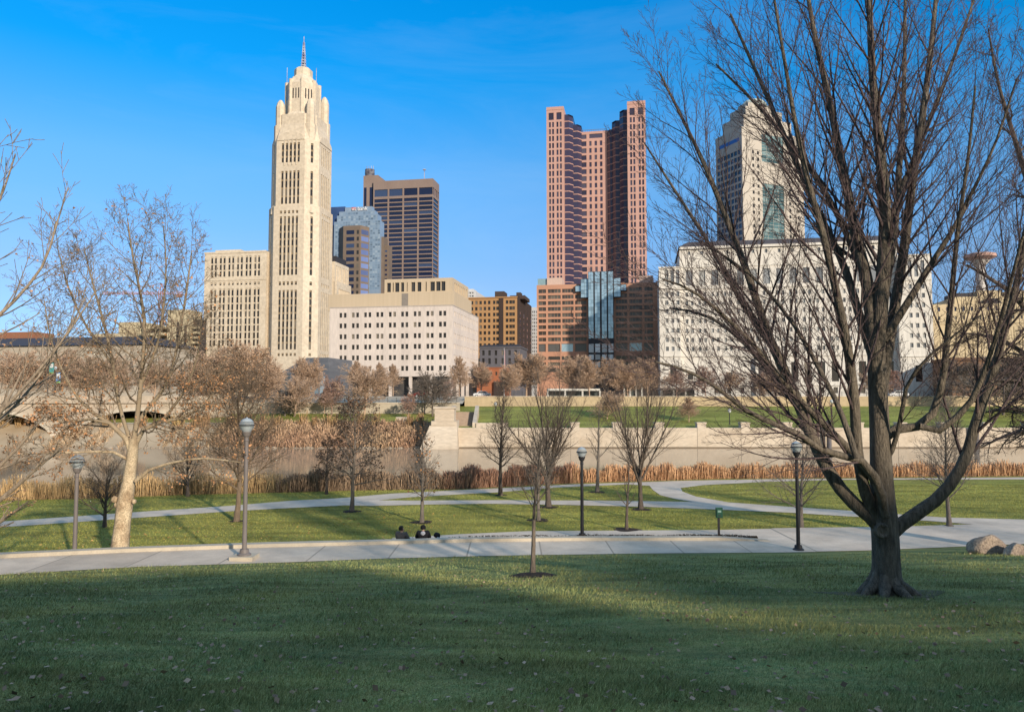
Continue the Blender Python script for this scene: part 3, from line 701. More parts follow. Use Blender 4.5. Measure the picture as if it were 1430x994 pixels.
mb = MB(); mb.box(X(490.2, 3.7), X(496.4, 3.7), 3.7, 3.95, zz(293)+1, zz(289.2)+1); mb.build('sign_shield', mat('sign_red', (.5, .03, .05), .5), B.root)

# --- orange brick office with dark flank ------------------------------------------------
M_orange = mat('orange_brick', (.42, .24, .11), .8, (.36, .2, .09), .2, .5)
M_dkbr = mat('dark_brick_and_shadow', (.055, .035, .03), .85, (.04, .028, .024), .2, .5)
B = Bld('orange_brick_office', 'orange brick office with dark side wall and rooftop sheds', 'office building', 722, 345)
zz = lambda y: B.f(700, y)[1]; X = lambda p, v=0: B.f(p, 450, v)[0]; mb = MB(); fh = []
for i in range(10):
    y_ = 422+8.5*i
    for p in (653, 659, 665, 671, 677, 683, 690, 694.5, 708, 713, 717):
        w = 1.7 if p < 700 else 1.9; h = (X(p-w), X(p+w), zz(y_+2.4), zz(y_-2.4)); fh.append(h); B.add(G_dark, 'f', .35, *h)
y1 = B.s_(741, 470, 0)[0]
block(mb, X(647), 0, 0, y1, 0, zz(416), fh, (), (), .35); mb.box(X(646.5), .3, -.4, -.01, zz(416), zz(414.5)); mb.build('wall', M_orange, B.root)
mb = MB(); mb.box(.004, .5, .5, y1, 0, zz(413)); mb.box(X(697), X(703), -.3, -.005, 0, zz(416)-.01); mb.build('side_wall_and_shadow', M_dkbr, B.root)  # narrow front strip is a recess shadow painted as a dark box
mb = MB(); mb.box(X(691, 4), X(704, 4), 4, 12, zz(416)+.01, zz(405)); mb.box(X(712, 5), X(733, 5)+0, 5, 20, zz(416)+.01, zz(411)); mb.box(X(721, 9), X(727, 9), 9, 14, zz(416)+.02, zz(405)); mb.build('roof_shed', mat('shed_dark', (.07, .05, .045), .8), B.root)
for i in range(8):
    for y_ in lin(5, y1-5, 3): B.add(G_blue, 'r', .53, y_, y_+2, zz(440+9*i), zz(434+9*i))
B.finish(100)
# --- grey stone lodge and red brick house in front
B = Bld('grey_stone_hall', 'grey stone hall with arched windows in shade below the orange brick office', 'hall', 727, 318)
zz = lambda y: B.f(700, y)[1]; X = lambda p, v=0: B.f(p, 450, v)[0]; mb = MB(); fh = []
for p in (675, 683.5, 692.5, 702, 711.5, 720):
    for (ya, yb) in ((496, 489), (508, 500)):
        h = (X(p-1.7), X(p+1.7), zz(ya), zz(yb)); fh.append(h); B.add(G_dark, 'f', .4, *h)
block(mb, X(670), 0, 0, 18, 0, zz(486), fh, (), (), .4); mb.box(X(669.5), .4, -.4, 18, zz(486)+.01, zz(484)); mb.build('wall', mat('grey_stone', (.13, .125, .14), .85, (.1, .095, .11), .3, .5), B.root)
mb = MB(); mb.loft([(X(669), -.5), (.5, -.5), (.5, 18.5), (X(669), 18.5)], zz(484)+.01, [(X(673), 5), (-2, 5), (-2, 13), (X(673), 13)], zz(480)); mb.build('roof', MATS['roof_dark'], B.root); B.finish()
B = Bld('red_brick_house', 'small red brick building with flat roof near the street', 'building', 706, 285)
zz = lambda y: B.f(690, y)[1]; X = lambda p, v=0: B.f(p, 520, v)[0]; mb = MB(); fh = []
for p in (672, 679, 686, 693, 700):
    h = (X(p-1.2), X(p+1.2), zz(524), zz(519)); fh.append(h); B.add(G_dark, 'f', .25, *h)
block(mb, X(666), 0, 0, 12, 0, zz(514), fh, (), (), .25); mb.box(X(665.5), .3, -.3, 12.3, zz(514)+.01, zz(512.8)); mb.build('wall', mat('red_brick', (.36, .13, .06), .85, (.28, .1, .05), .4, .5), B.root)
mb = MB(); mb.box(X(690), X(703), -1, -.01, 0, zz(533)); mb.build('entrance', M_dkbr, B.root); B.finish()
B = Bld('distant_white_tower', 'narrow white ribbed building seen in the gap left of the pink tower', 'building', 748.6, 398)
zz = lambda y: B.f(745, y)[1]; X = lambda p, v=0: B.f(p, 450, v)[0]; mb = MB(); fh = []
for i in range(22):
    for p in (741.5, 744, 746.5, 749): h = (X(p-.8), X(p+.8), zz(437+5*i), zz(434+5*i)); fh.append(h); B.add(G_grey, 'f', .3, *h)
block(mb, X(736), 0, 0, 20, 0, zz(429), fh, (), (), .3); mb.build('wall', mat('white_rib', (.55, .55, .56), .8), B.root); B.finish()
B = Bld('distant_white_office', 'far white office roof peeking out behind the white office block', 'building', 664, 420)
zz = lambda y: B.f(655, y)[1]; X = lambda p, v=0: B.f(p, 420, v)[0]; mb = MB(); fh = []
for y_ in (409, 413.5, 418): 
    for p in (649.5, 653, 656.5, 660): h = (X(p-1.2), X(p+1.2), zz(y_+1.2), zz(y_-1)); fh.append(h); B.add(G_grey, 'f', .3, *h)
block(mb, X(640), 0, 0, 25, 0, zz(406.5), fh, (), (), .3); mb.box(X(648, 3), X(661, 3), 3, 12, zz(406.5)+.01, zz(402.5)); mb.build('wall', mat('cool_white', (.6, .6, .6), .8), B.root); B.finish()

# --- pink granite tower --------------------------------------------------------------
M_pink = mat('pink_granite', (.52, .315, .265), .6, (.45, .265, .22), .06, .5, fine=.05)
B = Bld('pink_granite_tower', 'tall pink granite skyscraper with notched middle and two raised corner wings', 'skyscraper', 903, 440)
zz = lambda y: B.f(890, y)[1]; X = lambda p, v=0: B.f(p, 300, v)[0]
mb = MB()
def wing(pa, pb, top, v, cols, w, big):
    fh = []; y_ = big+6.8
    zc_ = lambda y: B.f((pa+pb)/2, y, v)[1]
    for p in cols[1]: h = (X(p-3.6, v), X(p+3.6, v), zc_(big+5), zc_(big-5)); fh.append(h); B.add(G_tower, 'f', v+.4, *h)
    i = 0
    while y_+9.75*i < 398:
        for p in cols[0]: h = (X(p-w, v), X(p+w, v), zc_(y_+9.75*i+8.4), zc_(y_+9.75*i+1.2)); fh.append(h); B.add(G_tower, 'f', v+.4, *h)
        i += 1
    block(mb, X(pa, v), X(pb, v), v, 46, 0, zc_(top), fh, (), (), .4)
    for yy in (top+3.5,): mb.box(X(pa, v)-.15, X(pb, v)+.15, v-.2, v-.004, zc_(yy+.8), zc_(yy))
wing(763.4, 787.6, 149.3, 0, ((768.2, 772.6, 778.8, 783.4), (770, 781)), 1.35, 162.5)
wing(877, 902.8, 141, -.0, ((882, 886.5, 894, 898.6), (884, 895.8)), 1.35, 155.5)
# middle slab
v = 15; fh = []; zc_ = lambda y: B.f(830, y, v)[1]
i = 0
h = (X(823.5, v), X(842, v), zc_(193), zc_(187)); fh.append(h); B.add(G_tower, 'f', v+.4, *h)
h = (X(812.5, v), X(819.5, v), zc_(193.5), zc_(187.5)); fh.append(h); B.add(G_tower, 'f', v+.4, *h)
while 197+9.75*i < 400:
    for p, w in ((816, 3.4), (825, 1.6), (832.5, 1.7), (840, 1.7)): h = (X(p-w, v), X(p+w, v), zc_(197+9.75*i+6.6), zc_(197+9.75*i)); fh.append(h); B.add(G_tower, 'f', v+.4, *h)
    i += 1
block(mb, X(805, v), X(858, v), v, 46, 0, zc_(183.5), fh, (), (), .4)
mb.build('wall', M_pink, B.root)
# stepped glass bays on each side of the notch: bands of pink between dark glass
M_vglass = mat('bay_glass', (.05, .045, .085), .15, (.04, .035, .07), .05, .4, spec=.6)
gl = MB(); bd = MB()
def bay(pa, pb, top, v, ch, off):
    xa, xb = X(pa, v), X(pb, v); zc_ = lambda y: B.f((pa+pb)/2, y, v)[1]
    if ch > 0: pts = [(xa, v), (xb-2.2, v), (xb, v+3), (xb, 46), (xa, 46)]
    else: pts = [(xa, v+3), (xa+2.2, v), (xb, v), (xb, 46), (xa, 46)]
    gl.prism(pts, 0, zc_(top+3))
    gl.loft(pts, zc_(top+3), [(x+(-1.2 if ch > 0 and x > (xa+xb)/2 else 1.2 if ch < 0 and x < (xa+xb)/2 else 0), y) for x, y in pts], zc_(top)); gl.poly([(x, y, zc_(top)) for x, y in pts])
    i = 0; cx_ = sum(p[0] for p in pts)/5
    while top+9+9.75*i < 400:
        y_ = top+9+9.75*i+off
        P2 = [(p[0]+(.12 if p[0] > cx_ else -.12), p[1]-.12 if p[1] < 40 else p[1]) for p in pts]
        bd.prism(P2, zc_(y_+1.1), zc_(y_)); i += 1
bay(787.7, 800, 160, 4.5, 1, 0); bay(799.4, 812, 174, 9.5, 1, 0)
bay(866, 877.3, 153.5, 4.5, -1, 0); bay(855, 866.6, 168.5, 9.5, -1, 0); bay(847.5, 855.3, 181, 12.5, -1, 0)
gl.build('glass_bay', M_vglass, B.root); bd.build('bay_band', M_pink, B.root)
mb = MB(); v = 15; zc_ = lambda y: B.f(830, y, v)[1]
for p in lin(812, 848, 12): x = X(p, v); mb.bar((x, v+.3, zc_(183.5)), (x, v+.3, zc_(181)), .08)
mb.bar((X(812, v), v+.3, zc_(181)), (X(848, v), v+.3, zc_(181)), .1); mb.build('roof_railing', mat('rail_grey', (.2, .2, .22), .5), B.root)
B.finish(100)

# --- banded plaza building with glass atrium --------------------------------------------
B = Bld('banded_plaza_building', 'pink banded low building with stepped mirror glass atrium below the pink tower', 'building', 914, 392)
zz = lambda y: B.f(780, y)[1]; X = lambda p, v=0: B.f(p, 450, v)[0]
M_pink2 = mat('pink_band', (.50, .27, .18), .7, (.44, .23, .15), .1, .5); mb = MB(); fh = []
G_ban = glass('ribbon_pane', (.06, .055, .05), (.16, .14, .11), .4)
rows = [406.3, 414.7, 423, 431.3, 440, 448, 456.5, 465, 473.8]
for r_ in rows:
    for (pa, pb) in ((752, 762.5), (765, 783), (785, 801), (803, 819), (860, 876), (879, 897), (900, 912)):
        h = (X(pa), X(pb), zz(r_+2.6), zz(r_-2.6)); fh.append(h)
        n_ = max(2, int((pb-pa)/4))
        for k in range(n_): B.add(G_ban, 'f', .5, lerp(h[0], h[1], k/n_)+.06, lerp(h[0], h[1], (k+1)/n_)-.06, h[2], h[3])
for (pa, pb) in ((752, 762), (765, 782), (784, 800), (803, 819), (860, 876), (879, 896), (899, 912)):
    h = (X(pa), X(pb), zz(491), zz(480)); fh.append(h); B.add(G_grey if pa not in (784, 879) else G_mirror, 'f', .5, *h)
    for y_ in (500, 508, 517): h = (X(pa), X(pb), zz(y_+2.4), zz(y_-2.4)); fh.append(h); B.add(G_ban, 'f', .5, *h)
block(mb, X(749.5), 7, 0, 40, 0, zz(397.5), fh, (), (), .5); mb.build('wall', M_pink2, B.root)
mb = MB(); mb.box(X(764, 3), X(785, 3), 3, 16, zz(397.5)+.01, zz(386.5)); mb.box(X(893, 3), X(913, 3), 3, 16, zz(397.5)+.01, zz(387)); mb.build('penthouse', mat('penthouse_pale', (.6, .45, .38), .7), B.root)
mb = MB(); mb.box(X(751, 4), X(764, 4)-.01, 4, 15, zz(397.5)+.01, zz(387)); mb.build('roof_lantern', mat('lantern_glass', (.25, .38, .42), .15, (.18, .28, .32), .5, .6, spec=.7), B.root)
v = -4; A = lambda y: B.f(838, y, v)[1]; Xa = lambda p: X(p, v)
mb = MB(); mb.box(Xa(821.5), Xa(857), v+.02, 0-.01, 0, A(379)); mb.box(Xa(811), Xa(867), v+1.2, 0-.012, A(415), A(388)); mb.box(Xa(803), Xa(875), v+2.4, 0-.014, A(406), A(397)); mb.build('atrium_frame', mat('atrium_dark', (.03, .035, .045), .4), B.root)
for k, p in enumerate((822, 831, 840.5, 849.5)):
    w = 6.8
    for i in range(20):
        ya = 379.5+4.9*i
        if ya+4.7 > 477: break
        B.add(G_mirror, 'f', v-.0, Xa(p), Xa(p+w/2)-.03, A(ya+4.7), A(ya), 'atrium_pane'); B.add(G_mirror, 'f', v, Xa(p+w/2)+.03, Xa(p+w), A(ya+4.7), A(ya), 'atrium_pane')
    for (ya, yb) in ((492, 480), (502, 495), (513, 505), (524, 516)): B.add(glass('pale_pane', (.5, .56, .58), (.7, .74, .75), .5, .15), 'f', v, Xa(p), Xa(p+w), A(ya), A(yb), 'lobby_pane')
for (pa, pb, ya, yb, vv) in ((811.2, 821, 388.5, 414.5, v+1.17), (857.5, 866.8, 388.5, 414.5, v+1.17), (803.2, 810.8, 397.5, 405.5, v+2.37), (867.3, 874.8, 397.5, 405.5, v+2.37)):
    n_ = max(1, int((yb-ya)/4.6))
    for i in range(n_):
        for k in range(2): B.add(G_mirror, 'f', vv, lerp(Xa(pa), Xa(pb), k/2)+.05, lerp(Xa(pa), Xa(pb), (k+1)/2)-.05, A(lerp(ya, yb, (i+1)/n_)-.2), A(lerp(ya, yb, i/n_)+.2), 'atrium_pane')
B.finish(100)

# --- white judicial palace --------------------------------------------------------------
M_marble = mat('white_marble', (.66, .63, .57), .7, (.58, .54, .48), .1, .6, fine=.10, stretch=(1, 1, .25))
M_mans = mat('mansard_slate', (.09, .08, .085), .8, (.07, .06, .065), .3, .5)
B = Bld('white_marble_courthouse', 'long white marble courthouse with dark mansard roof seen behind the big maple', 'courthouse', 1303, 322)
v = 3
X = lambda p, v=0: B.f(p, 450, v)[0]
zl_ = lambda y, v=0: B.f(940, y, v)[1]; zrr = lambda y: B.f(1280, y)[1]
mb = MB(); fh = []
def pane(m, vv, h, lst): lst.append(h); B.add(m, 'f', vv+.45, *h)
G_court = glass('court_pane', (.17, .18, .19), (.36, .36, .34), .4)
xa, xb = X(950, v), X(1256, v); n_ = 16
zc_ = lambda y: B.f(1000, y, v)[1]
for k in range(n_):
    c_ = lerp(xa, xb, (k+.75)/(n_+.5)); 
    pane(G_court, v, (c_-1.45, c_+1.45, zc_(398), zc_(377)), fh); pane(G_court, v, (c_-.6, c_+.6, zc_(355), zc_(350)), fh)
    for y_ in (410.6, 422.5, 435, 448, 461.5, 474.5, 487):
        for d in (-1.2, 1.2): pane(G_court, v, (c_+d-.58, c_+d+.58, zc_(y_+3), zc_(y_-3)), fh)
    if k > 5 and k != 7: pane(G_dark, v, (c_-1.5, c_+1.5, zc_(533), zc_(506)), fh)
    elif k in (0, 1, 3): pane(G_dark, v, (c_-1.2, c_+1.2, zc_(530), zc_(520)), fh)
    pane(G_dark, v, (c_-.9, c_+.9, zc_(549), zc_(541)), fh)
block(mb, xa, xb, v, 45, 0, zc_(348), fh, (), (), .45)
for (y_, t, d) in ((402, 1.0, .35), (345.5, 1.6, .9), (372, .7, .3), (497, 1.0, .4), (538, .8, .4)): mb.box(xa, xb, v-d, v-.004, zc_(y_+t), zc_(y_-t))
# end wings
for (pa, pb, top, pcs) in ((921, 950.5, 373, (931.5, 939.5, 947)), (1255.5, 1303, 355.5, (1272.5, 1281.5, 1290.5))):
    zw = (lambda y, pp=(pa+pb)/2: B.f(pp, y)[1]); fh = []; s_ = (555-top)/(555-373.)
    Y_ = lambda y: 555-(555-y)*(1 if pa < 1000 else 1.075)
    for p in pcs:
        pane(G_court, 0, (X(p)-.75, X(p)+.75, zw(Y_(398)), zw(Y_(377))), fh)
        for y_ in (410.6, 422.5, 435, 448, 461.5, 474.5, 487): pane(G_court, 0, (X(p)-.65, X(p)+.65, zw(Y_(y_+3)), zw(Y_(y_-3))), fh)
    pane(G_dark, 0, (X(pcs[1])-1.4, X(pcs[1])+1.4, zw(533), zw(510)), fh)
    block(mb, X(pa), X(pb), 0, 48, 0, zw(top), fh, (), (), .45)
    mb.box(X(pa)-.3, X(pb)+.3, -.4, -.004, zw(top+1.5), zw(top-.5)); mb.box(X(pa), X(pb), -.35, -.004, zw(Y_(403)), zw(Y_(401.5))); mb.box(X(pa), X(pb), -.4, -.004, zw(498), zw(496.5))
mb.build('wall', M_marble, B.root)
mb = MB(); mb.loft([(xa-.5, v-.9), (xb+.5, v-.9), (xb+.5, 45.5), (xa-.5, 45.5)], zc_(344), [(xa+4, v+5), (xb-4, v+5), (xb-4, 40), (xa+4, 40)], zc_(334)); mb.quad((xa+4, v+5, zc_(334)), (xb-4, v+5, zc_(334)), (xb-4, 40, zc_(334)), (xa+4, 40, zc_(334))); mb.build('roof', M_mans, B.root)
mb = MB(); c_ = lerp(xa, xb, (7+.75)/(n_+.5))-9; mb.box(c_-2.4, c_+5, v-2.0, v-.41, 0, zc_(500)); mb.build('portal', M_marble, B.root)
mb = MB(); mb.box(c_-1.2, c_+1.2, v-2.05, v-2.004, 0, zc_(512)); mb.build('door', mat('door_dark', (.06, .05, .05), .5), B.root)
B.finish(100)

# --- beige tower behind the courthouse ---------------------------------------------------
M_rif = mat('beige_tower_stone', (.49, .445, .38), .7, (.42, .38, .325), .1, .5)
B = Bld('beige_state_tower', 'beige stone tower with teal glass strips and rounded glass crown behind the maple', 'skyscraper', 1042, 520, R(24))
zz = lambda y: B.f(1080, y)[1]; X = lambda p, v=0: B.f(p, 240, v)[0]
x1 = X(1122); y1 = B.s_(1000, 250, 0)[0]; mb = MB(); fh = []; lh = []
xm = [X(1052), X(1062), X(1082), X(1092), X(1104), X(1114)]
for i in range(21):
    y_ = 215+9.2*i
    for x in (xm[0], xm[1]-2, xm[4]-1, xm[5]): h = (x-.9, x+.9, zz(y_+4.5), zz(y_)); fh.append(h); B.add(G_dark, 'f', .4, *h)
    for a in lin(y1*.06, y1*.84, 6): h = (a, a+y1*.11, zz(y_+6.2), zz(y_)); lh.append(h); B.add(G_blue, 'l', .4, *h)
for (ya, yb) in ((338, 258), (228, 190)):
    h = (xm[1]+1.5, xm[3]+1.5, zz(ya), zz(yb)); fh.append(h)
    nr = int((ya-yb)/4.6)
    for i in range(nr):
        for k in range(4): B.add(G_teal, 'f', .38, lerp(h[0], h[1], k/4)+.1, lerp(h[0], h[1], (k+1)/4)-.1, lerp(h[2], h[3], i/nr)+.1, lerp(h[2], h[3], (i+1)/nr)-.1)
block(mb, 0, x1, 0, y1, 0, zz(185), fh, [], lh, .4)
mb.box(x1*.08, x1*.86, 3, y1*.9, zz(185)+.01, zz(165)); mb.box(x1*.16, x1*.76, 6, y1*.8, zz(165)+.01, zz(150)); mb.box(x1*.25, x1*.65, 9, y1*.7, zz(150)+.01, zz(141))
mb.build('wall', M_rif, B.root)
mb = MB(); mb.lathe([(x1*.17, zz(143)), (x1*.165, zz(138)), (x1*.12, zz(133)), (x1*.05, zz(130.5)), (0, zz(130))], 16, (x1*.45, 9+y1*.25)); mb.build('crown_dome', mat('dome_glass', (.55, .6, .52), .6, (.42, .5, .45), .3, .5), B.root, True)
mb = MB(); mb.box(-.06, -.004, y1*.1, y1*.85, zz(203), zz(198)); mb.build('blue_band', mat('blue_band', (.04, .16, .5), .4), B.root)
B.finish(100)

# --- yellow building and water tower at the right -------------------------------------------
M_yel = mat('yellow_stone', (.55, .45, .29), .8, (.48, .39, .25), .15, .5)
B = Bld('yellow_stone_building', 'yellow stone building with tiers of small windows right of the white courthouse', 'building', 1306, 352)
zz = lambda y: B.f(1360, y)[1]; X = lambda p, v=0: B.f(p, 450, v)[0]; mb = MB(); fh = []
for k in range(16):
    p = 1312+11.5*k
    h = (X(p-1.6), X(p+1.6), zz(434), zz(428)); fh.append(h); B.add(G_blue, 'f', .4, *h)
    h = (X(p-.5), X(p+.5), zz(500), zz(457)); fh.append(h); B.add(G_dark, 'f', .4, *h)
    h = (X(p-1.6), X(p+1.6), zz(446), zz(441)); fh.append(h); B.add(G_grey, 'f', .4, *h)
block(mb, 0, X(1500), 0, 50, 0, zz(424), fh, (), (), .4); mb.box(-.2, X(1500), -.4, -.004, zz(452), zz(449.5))
mb.box(X(1334, 6), X(1500, 6), 6, 44, zz(424)+.01, zz(412)); mb.box(X(1366, 10), X(1400, 10), 10, 30, zz(412)+.01, zz(402)); mb.box(X(1408, 8), X(1500, 8), 8, 30, zz(412)+.01, zz(404)); mb.build('wall', M_yel, B.root)
mb = MB(); mb.box(X(1337, 5), X(1362, 5), 7, 20, zz(412)+.02, zz(406)); mb.loft([(X(1372, 3), 3), (X(1402, 3), 3), (X(1402, 3), 5.9), (X(1372, 3), 5.9)], zz(424)+.02, [(X(1380, 3), 3), (X(1394, 3), 3), (X(1394, 3), 5.9), (X(1380, 3), 5.9)], zz(416)); mb.build('roof_plant', MATS['roof_dark'], B.root); B.finish(100)
p = at_y(1375, 540, 470); zt_ = lambda y: at_y(1375, y, 470).z-STREET
root = empty('water_tower', (p.x, p.y, STREET), 'white water tower with flared red-banded head above the yellow building', 'water tower')
mb = MB(); mb.lathe([(4, 0), (2.8, zt_(400)), (2.6, zt_(372)), (5.5, zt_(364)), (0, zt_(364))], 16); mb.build('stem', mat('tower_white', (.65, .6, .56), .7), root, True)
mb = MB(); mb.lathe([(5.5, zt_(363.8)), (9, zt_(360)), (9, zt_(356)), (6, zt_(354)), (0, zt_(353))], 16); mb.build('head', mat('tower_red', (.55, .34, .28), .7), root, True)
B = Bld('brown_brick_annex', 'low brown brick annex in front of the yellow building at the right edge', 'building', 1330, 300)
zz = lambda y: B.f(1380, y)[1]; X = lambda p, v=0: B.f(p, 510, v)[0]; mb = MB(); fh = []
for k in range(9): h = (X(1336+12*k), X(1343+12*k), zz(522), zz(511)); fh.append(h); B.add(G_dark, 'f', .3, *h)
block(mb, 0, X(1500), 0, 20, 0, zz(503), fh, (), (), .3); mb.build('wall', mat('annex_brick', (.22, .13, .08), .85), B.root)
mb = MB(); mb.box(-.5, X(1500), -.6, 20.5, zz(503)+.01, zz(499)); mb.build('roof', mat('annex_roof', (.18, .10, .06), .8), B.root); B.finish()

# --- left: parking garage, long civic hall, crane, wedge pavilion ------------------------------
M_gar = mat('garage_concrete', (.55, .47, .31), .8, (.48, .4, .26), .2, .5)
B = Bld('parking_garage', 'pale yellow parking garage with open decks and a stair tower left of the skyscraper', 'garage', 268, 335)
zz = lambda y: B.f(240, y)[1]; X = lambda p, v=0: B.f(p, 480, v)[0]; mb = MB()
for y_ in (455, 464, 474.5, 485, 495, 505, 516, 527, 538): mb.box(X(196), X(236), 0, 30, zz(y_+3.6), zz(y_))
for p in (197, 215, 233): mb.box(X(p), X(p+2), .2, 1.4, 0, zz(455))
mb.box(X(128, 8), X(205, 8), 8, 34, 0, zz(462)); mb.box(X(165, 10), X(196, 10), 10, 28, zz(462)+.01, zz(445)); mb.build('deck', M_gar, B.root)
mb = MB(); mb.box(X(233, -1), X(262, -1), -1, 10, 0, zz(433)); mb.build('stair_tower', M_gar, B.root)
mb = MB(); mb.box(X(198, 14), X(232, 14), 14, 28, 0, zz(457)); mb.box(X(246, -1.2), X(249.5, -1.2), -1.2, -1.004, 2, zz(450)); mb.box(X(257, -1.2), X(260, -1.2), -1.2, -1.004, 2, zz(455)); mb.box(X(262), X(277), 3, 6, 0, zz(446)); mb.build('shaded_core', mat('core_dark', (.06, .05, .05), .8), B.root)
mb = MB()
for y_ in range(456, 545, 7): mb.box(X(262, 1), X(275, 1), 1, 2.9, zz(y_+3), zz(y_))
mb.build('balcony', M_gar, B.root); B.finish()
B = Bld('long_civic_hall', 'long pale civic hall with dark low roof behind the left trees', 'hall', 205, 262)
zz = lambda y: B.f(120, y)[1]; X = lambda p, v=0: B.f(p, 500, v)[0]; mb = MB(); fh = []
for k in range(22): h = (X(-60+12*k), X(-54+12*k), zz(532), zz(505)); fh.append(h); B.add(G_grey, 'f', .5, *h)
block(mb, X(-160), 0, 0, 30, 0, zz(482), fh, (), (), .5); mb.build('wall', mat('civic_stone', (.46, .40, .32), .8, (.38, .33, .26), .2, .5), B.root)
mb = MB(); mb.loft([(X(-162), -1), (1, -1), (1, 31), (X(-162), 31)], zz(482)+.01, [(X(-150), 8), (-8, 8), (-8, 22), (X(-150), 22)], zz(468)); mb.quad((X(-150), 8, zz(468)), (-8, 8, zz(468)), (-8, 22, zz(468)), (X(-150), 22, zz(468))); mb.build('roof', mat('civic_roof', (.06, .06, .075), .7), B.root)
mb = MB(); mb.box(X(-60, 10), X(46, 10), 10, 20, zz(470), zz(458)); mb.build('roof_house', mat('roof_brick', (.32, .14, .08), .8), B.root); B.finish(100)
p = at_y(222, 540, 620); root = empty('tower_crane', (p.x, p.y, STREET), 'red lattice tower crane far behind the sycamore crown', 'crane')
zc_ = lambda y: at_y(222, y, 620).z-STREET; mb = MB(); w = 1.6; H_ = zc_(396)
for sx in (-1, 1):
    for sy in (-1, 1): mb.bar((sx*w, sy*w, 0), (sx*w, sy*w, zc_(406)), .17)
for i in range(20):
    a = zc_(406)*i/20; b = zc_(406)*(i+1)/20; s = 1 if i % 2 else -1
    mb.bar((-w*s, -w, a), (w*s, -w, b), .2); mb.bar((w, -w*s, a), (w, w*s, b), .2)
for s in (-1, 1): mb.bar((s*w, 0, zc_(406)), (0, 0, H_), .25)
mb.build('mast', mat('crane_red', (.50, .22, .18), .6), root)
mb = MB(); z0 = zc_(411); L0, L1 = -48, 18
for (dy, dz) in ((-1, 0), (1, 0), (0, 1.8)): mb.bar((L0, dy, z0+dz), (L1, dy, z0+dz), .13)
for i in range(33):
    a = L0+2*i; mb.bar((a, -1, z0), (a+1, 0, z0+1.8), .14); mb.bar((a+1, 0, z0+1.8), (a+2, -1, z0), .14)
mb.bar((0, 0, H_), (L0*.7, 0, z0+1.8), .12); mb.bar((0, 0, H_), (L1*.9, 0, z0+1.8), .12); mb.box(L1-5, L1-1, -1.2, 1.2, z0-2.6, z0); mb.build('jib', mat('crane_red', (.5, .1, .08)), root)
B = Bld('dark_wedge_pavilion', 'dark grey angular roofed pavilion at the foot of the cream skyscraper', 'pavilion', 430, 240)
zz = lambda y: B.f(430, y)[1]; X = lambda p, v=0: B.f(p, 520, v)[0]; mb = MB()
prof = [(X(392), zz(520)), (X(428), zz(499.5)), (X(458), zz(499.5)), (X(459), zz(512)), (X(459), 0), (X(405), 0), (X(405), zz(522))]
mb.poly([(a, 0, b) for a, b in prof]); mb.poly([(a, 20, b) for a, b in reversed(prof)])
for (a, b), (c, d) in zip(prof, prof[1:]+prof[:1]): mb.quad((a, 0, b), (a, 20, b), (c, 20, d), (c, 0, d))
mb.build('shell', mat('zinc', (.09, .10, .12), .45, (.13, .14, .16), .2, .6, stretch=(1, 1, 6)), B.root)
for k in range(5): B.add(G_mirror, 'f', -.05, X(411+9*k), X(418+9*k), 1, zz(526))
B.finish()
# low white pavilion on the street and pergola
def pavilion(name, label, pa, pb, Y, top, m):
    B = Bld(name, label, 'pavilion', pa, Y, 0); x1 = B.f(pb, 548)[0]; zt_ = B.f(pa, top)[1]; mb = MB(); mb.box(0, x1, 0, 6, zt_-.5, zt_); mb.build('roof', m, B.root)
    n_ = max(3, int(x1/4))
    for i in range(n_+1):
        c = MB(); x = x1*i/n_; c.box(x-.2, x+.2, .2, .6, -.3, zt_-.5); c.build('column', m, B.root)
    mb = MB(); mb.box(.3, x1-.3, 2.5, 2.6, -.3, zt_-.5); mb.build('glazing', mat('pav_glass', (.10, .13, .12), .15, (.06, .07, .07), .3, .6), B.root)
pavilion('street_pavilion', 'low white glazed pavilion behind the tan retaining wall', 765, 838, 178, 542.5, mat('pav_white', (.62, .6, .55), .7))
pavilion('bus_shelter', 'small white shelter at the corner of the courthouse lawn', 872, 897, 180, 535.5, MATS['pav_white'])
pavilion('white_pergola', 'white pergola in front of the courthouse left wing', 924, 975, 184, 541.5, MATS['pav_white'])

# --- stone arch bridge at left ---------------------------------------------------------------
p = at_y(300, 560, 152); root = empty('arch_bridge', (p.x, 152, -3), 'pale stone arch bridge crossing the river at the far left', 'bridge', rz=R(20))
mb = MB(); top = 8.6; xs_ = [0]; D = 16; spans = [(-25, -3), (-52, -28), (-80, -56), (-108, -84)]
def face(y, flip):
    def q(a, b, c, d): mb.quad(*( (a, b, c, d) if not flip else (d, c, b, a)))
    edges = [3.0]
    for (a, b) in spans:
        q((b, y, 0), (edges[-1], y, 0), (edges[-1], y, top), (b, y, top))
        n_ = 18
        for i in range(n_):
            t0 = lerp(b, a, i/n_); t1 = lerp(b, a, (i+1)/n_); c = (a+b)/2; w = (b-a)/2
            f = lambda t: .6+6.4*math.sqrt(max(0, 1-((t-c)/w)**2))
            q((t1, y, f(t1)), (t0, y, f(t0)), (t0, y, top), (t1, y, top))
        edges.append(a)
    q((-140, y, 0), (edges[-1], y, 0), (edges[-1], y, top), (-140, y, top))
face(0, False); face(D, True)
M_br = mat('bridge_stone', (.44, .37, .29), .85, (.33, .27, .20), .2, .6, fine=.15); mb.quad((-140, 0, top), (3, 0, top), (3, D, top), (-140, D, top)); mb.build('spandrel_wall', M_br, root)
mb = MB()
